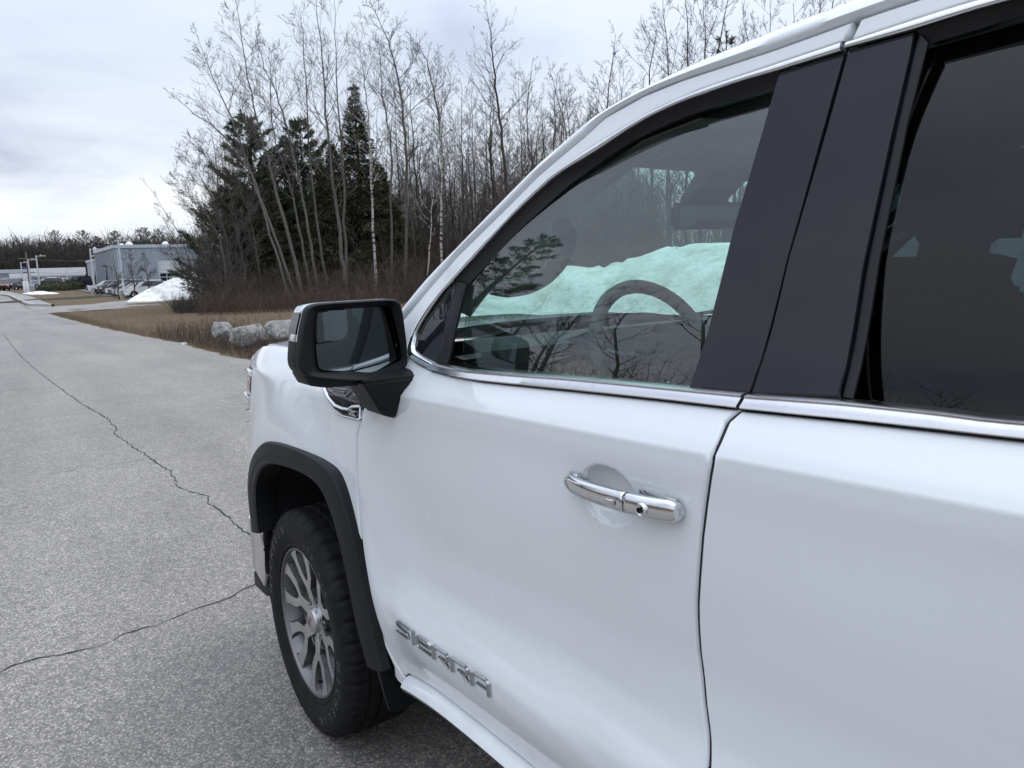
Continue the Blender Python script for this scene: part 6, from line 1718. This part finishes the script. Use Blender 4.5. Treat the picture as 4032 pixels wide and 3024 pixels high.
# woods right of the clump, up to and behind the truck
for i in range(64):
    px = 1580 + (2500 - 1580) * (i + rnd.random()) / 64; D = rnd.uniform(46, 66); hz_ = 1113 - .036 * (px - 560)
    bare(px, D, rnd.uniform(300, 620) - 40 * (px > 2000), lab='bare tree between the evergreen clump and the spike topped tree' if px < 1960 else 'bare tree right of the spike topped tree', grp='bare trees of the wood')
for i in range(36):
    px = 860 + (1700 - 860) * (i + rnd.random()) / 36; D = rnd.uniform(52, 66); bare(px, D, rnd.uniform(430, 760), lab='bare tree half hidden behind the evergreen clump', grp='bare trees behind the evergreens')
for px, pt, D, k in ((2412, 150, 38, 0), (2470, 255, 36, 2), (2560, 80, 37, 1), (2635, -30, 39, 3), (2700, -60, 41, 4), (2770, -20, 38, 1), (2860, -100, 42, 5), (2930, 20, 38, 3), (3010, -60, 41, 6), (3090, 10, 40, 4), (3190, -120, 42, 1), (3290, -150, 42, 5), (2240, 440, 45, 3), (2150, 500, 47, 0), (2330, 420, 46, 6)):
    bare(px, D, pt, lab='bare tree with dark twigs showing above the truck roofline' if px > 2400 else 'bare tree topping the wood beside the windshield pillar', grp='bare trees above the truck roofline' if px > 2400 else 'bare trees beside the pillar', k=k)
for i in range(26):
    px = 2100 + (4300 - 2100) * (i + rnd.random()) / 26; bare(px, rnd.uniform(34, 48), rnd.uniform(150, 520), lab='bare tree behind the snow bank, seen through the truck windows', grp='bare trees behind the snow bank')
# ---- undergrowth: thickets and brush nobody could count
def thicket(name, spots, mat, seed, h0, h1, n_tw, rad=.008, lean=.35):
    w = Wood(seed); rd = w.r
    for (x, y) in spots:
        b = Vector((x, y, terr(x, y) - .03)); h = rd.uniform(h0, h1)
        d = Vector((rd.gauss(0, lean), rd.gauss(0, lean), 1)).normalized(); p1 = b + d * h * .5; p2 = p1 + (d + Vector((rd.gauss(0, .25), rd.gauss(0, .25), .1))).normalized() * h * .5
        r_ = rad * rd.uniform(.6, 1.3) * (.5 + h / h1 * .6); w.limb([b, p1, p2], [r_, r_ * .7, r_ * .25], 3)
        for k in range(n_tw):
            t_ = rd.uniform(.25, .95); q_ = b.lerp(p1, t_ * 2) if t_ < .5 else p1.lerp(p2, t_ * 2 - 1)
            e = q_ + (d + Vector((rd.gauss(0, .8), rd.gauss(0, .8), rd.gauss(0, .4)))).normalized() * h * rd.uniform(.12, .34); w.limb([q_, e], [r_ * .5, r_ * .2], 3)
    o = w.build(name, mat); return tag(o, kind='stuff')
rd = random.Random(55)
def band_spots(n, pxa, pxb, Da, Db):
    out = []
    for i in range(n):
        q_ = wall_pt(rd.uniform(pxa, pxb), 1040, rd.uniform(Da, Db)); out.append((q_.x, q_.y))
    return out
tag(thicket('wood_brush', band_spots(1500, 800, 1700, 38, 46), M['twig'], 61, .8, 2.6, 6, .013), 'low grey brown brush under the front trees of the wood', 'brush')
tag(thicket('wood_brush', band_spots(2400, 830, 2300, 46, 58), M['twig'], 60, 1.5, 5.0, 6, .018), 'dense grey brown brush filling the floor of the wood', 'brush')
tag(thicket('wood_thicket', band_spots(4600, 900, 2600, 52, 80), M['bark_mid'], 62, 4.0, 9.5, 7, .022, .10), 'far mass of bare stems closing the wood behind the trees', 'thicket')
tag(thicket('near_thicket', band_spots(2600, 2000, 4500, 30, 50), M['twig'], 68, 2.0, 7.0, 6, .018, .15), 'mass of bare stems behind the snow bank seen through the truck windows', 'thicket')
tag(thicket('russet_brush', band_spots(1500, 760, 1560, 33.5, 39.5), M['twig_red'], 63, .3, 1.25, 6, .010), 'low russet brush along the foot of the trees', 'brush')
tag(thicket('dark_brush', band_spots(800, 665, 900, 37, 43), M['bark_dark'], 64, .4, 1.1, 8, .010, .5), 'low dark brush patch at the right foot of the snow pile', 'brush')
# weeds round the boulders and along the road edge
wd = []
for i in range(900):
    px = rd.uniform(640, 1330); D = rd.uniform(14.5, 21); q_ = wall_pt(px, 1300, D)
    if q_.y < EY(q_.x) - .10: wd.append((q_.x, q_.y))
for i in range(1500):
    q_x = rd.uniform(9, 22); wd.append((q_x, EY(q_x) - .12 - rd.random() ** 1.6 * 1.6))
tag(thicket('dry_weeds', wd, M['twig'], 65, .12, .58, 4, .0042, .25), 'dry brown weeds growing round the boulders', 'weeds')
wd = [(x_, EY(x_) - .06 - abs(rd.gauss(0, .35))) for x_ in [rd.uniform(8, 48) for i in range(3800)]]
tag(thicket('edge_grass', wd, M['weed'], 66, .05, .22, 2, .0035, .5), 'dead grass blades along the broken road edge', 'grass')
wd = []
for i in range(5200):
    x_ = 15 + 35 * rd.random() ** 1.3; wd.append((x_, EY(x_) - .3 - rd.random() * (7 + x_ * .12)))
tag(thicket('lawn_grass', wd, M['weed'], 67, .05, .18, 2, .0035, .7), 'dead straw coloured grass standing on the lawn', 'grass')

# ---- boulders
def boulder(pxl, pxr, py_t, py_b, lab, seed, flat=.0):
    c_ = on_terr((pxl + pxr) / 2, py_b); D = (c_ - CAM).dot(Vector((fwd.x, fwd.y, 0)).normalized())
    a, b = wall_pt(pxl, py_b, D), wall_pt(pxr, py_b, D); w_ = (a - b).length; hh = (wall_pt((pxl + pxr) / 2, py_t, D).z - c_.z)
    bm = bmesh.new(); bmesh.ops.create_icosphere(bm, subdivisions=5, radius=1.0)
    rr_ = random.Random(seed)
    planes = [(Vector((rr_.gauss(0, 1), rr_.gauss(0, 1), rr_.gauss(0, .8))).normalized(), rr_.uniform(.62, .88)) for k in range(13)] + [(Vector((0, 0, 1)), .80 - flat)]
    for v in bm.verts:
        p_ = v.co.copy()
        for n_, d_ in planes:
            e = p_.dot(n_) - d_
            if e > 0: p_ -= n_ * e * .98
        nz = noise.fractal(p_ * 2.1 + Vector((seed, 0, 0)), 1.0, 2.1, 5) * .07
        v.co = p_ * (1 + nz)
    zs = [v.co.z for v in bm.verts]; ysx = [v.co.y for v in bm.verts]
    k_z = hh * 1.12 / (max(zs) - min(zs)); k_y = w_ / (max(ysx) - min(ysx)); zmin = min(zs)
    for v in bm.verts: v.co = Vector((v.co.x * k_y * .8, v.co.y * k_y, (v.co.z - zmin) * k_z - hh * .12))
    o = bm_obj('boulder', bm, M['rock'], None, True, 50); o.location = (c_.x, c_.y, c_.z + .03); o.rotation_euler = (0, 0, -YAW + R(20)); o['group'] = 'roadside boulders'
    return tag(o, lab, 'boulder')
boulder(840, 928, 1272, 1364, 'pale squarish boulder with flat top at the end of the row of boulders', 4, .12)
boulder(914, 1062, 1282, 1370, 'mottled grey boulder with a peaked top between pale and large boulders', 9)
boulder(1050, 1205, 1264, 1378, 'large lichen grey boulder half behind the door mirror', 14)
# a scrap of litter and thin asphalt crumbs at the edge
q_ = on_terr(724, 1357); bm = bmesh.new(); add_box(bm, (0, 0, .02), (.16, .11, .05)); bmesh.ops.subdivide_edges(bm, edges=bm.edges[:], cuts=2)
for v in bm.verts: v.co += Vector((random.gauss(0, .012), random.gauss(0, .012), random.gauss(0, .012)))
o = bm_obj('litter', bm, M['sign_white']); o.location = q_; tag(o, 'small crumpled white scrap of litter at the road edge', 'litter')

# ---- trees across the road (they show in the glass and paint)
def across_tree(x, y, H_, k, lab):
    me, h0 = protos[k]; H_ *= 1.25; t = thing('bare_tree', lab, 'tree', (x, y, terr(x, y) - .1), rnd.uniform(0, 6), 'bare trees across the road'); o = link('trunk', me, None, t); o.scale = (H_ / h0 * 1.15, H_ / h0 * 1.15, H_ / h0)
al = 'bare tree across the road, mirrored in the door glass'
conifer('pine_tree', 'dark pine across the road, mirrored in the front of the door glass', (20.5, 13.0, terr(20.5, 13) - .1), 13.5, 3.4, 91, M['needle'], 'pine', 1.2)
conifer('pine_tree', 'second pine across the road behind the mirrored one', (29, 14.5, terr(29, 14.5) - .1), 13.0, 3.0, 92, M['needle'], 'pine', .8)
for x, y, H_, k in ((18, 15.5, 9.5, 0), (16, 16.5, 9, 3), (14, 18, 10.5, 5), (22, 18, 11, 2), (26, 19, 12, 4), (35, 17, 12, 5), (42, 15, 11, 1)): across_tree(x, y, H_, k, al)

tag(thicket('roadside_thicket', [(rd.uniform(2, 90), 13.5 + 9 * rd.random() ** .7) for i in range(2600)], M['bark_dark'], 69, 1.5, 5.5, 6, .016, .2), 'dark thicket across the road mirrored in the truck glass', 'thicket')
# ---- far tree line behind the buildings
def far_pt(px, D):
    q_ = wall_pt(px, 1100, D); return Vector((q_.x, q_.y, T0(q_.x) - .3))
fp = conifer('pine_tree', 'dark layered pine standing above the far wood left of the poles', far_pt(100, 250), 12.0, 4.6, 95, M['needle'], 'pine', .9, None, .22)
def far_pine(px, py_t, D, lab, sx=1.0):
    b = far_pt(px, D); h_ = wall_pt(px, py_t, D).z - b.z; c = copy_tree(fp, None, b, random.uniform(0, 6), lab, 'far pines behind the buildings', (h_ / 12 * sx, h_ / 12 * sx, h_ / 12)); return c
b = far_pt(100, 250); h_ = wall_pt(100, 958, 250).z - b.z; fp.scale = (h_ / 12,) * 3; fp['group'] = 'far pines behind the buildings'
for px, pt, D, lab, sx in ((235, 906, 255, 'tall ragged pine with thin top above the white warehouse', .8), (345, 905, 260, 'dark pine with twin dead tips left of the grey building', 1.0), (470, 908, 262, 'pine rising behind the corner of the grey building', 1.0), (582, 895, 262, 'full pine behind the roof vents of the grey building', 1.1), (180, 950, 258, 'low pine between the far layered pine and ragged pine', 1.1), (35, 970, 255, 'small pointed pine at the left of the far wood', 1.0), (400, 930, 265, 'broad pine between twin tipped pine and building corner', 1.2), (-30, 975, 255, 'pine at the far left end of the wood', 1.2), (290, 940, 262, 'broad pine behind the low white warehouse', 1.3), (520, 950, 265, 'low pine showing between two roof vents', 1.2), (640, 900, 265, 'thin pine with flat layers above the bay door', .7), (140, 965, 262, 'low dark pine behind the utility pole', 1.2)):
    far_pine(px, pt, D, lab, sx)
fs = []
def far_band(n, a, b_, D0, D1): return [(lambda q_: (q_.x, q_.y))(wall_pt(rd.uniform(a, b_), 1100, rd.uniform(D0, D1))) for i in range(n)]
tag(thicket('far_wood', far_band(5200, -250, 1000, 205, 262), M['bark_dark'], 71, 6.0, 13.5, 9, .10, .08), 'far grey brown wood behind the buildings', 'wood')
# ---- three young trees at the edge of the lot
for (px, pt, X, sd_, lab) in ((463, 1030, 79.5, 1, 'smallest bare young tree by the car row'), (527, 985, 78.5, 2, 'bare young tree in front of white crossover door'), (584, 1000, 79, 3, 'bare young tree before the rear of the white crossover')):
    b = at_x(px, X); h_ = on_x(px, pt, X).z - b.z; t = thing('young_tree', lab, 'tree', b, group='young trees along the lot')
    w = Wood(500 + sd_); w.tree([Vector((0, 0, -.1)), Vector((.02, 0, h_ * .4)), Vector((.05, .05, h_))], .09, 3, first=.26, dens=2.0, blen=.42, spread=.75, up=.25); w.build('trunk', M['twig'], t)
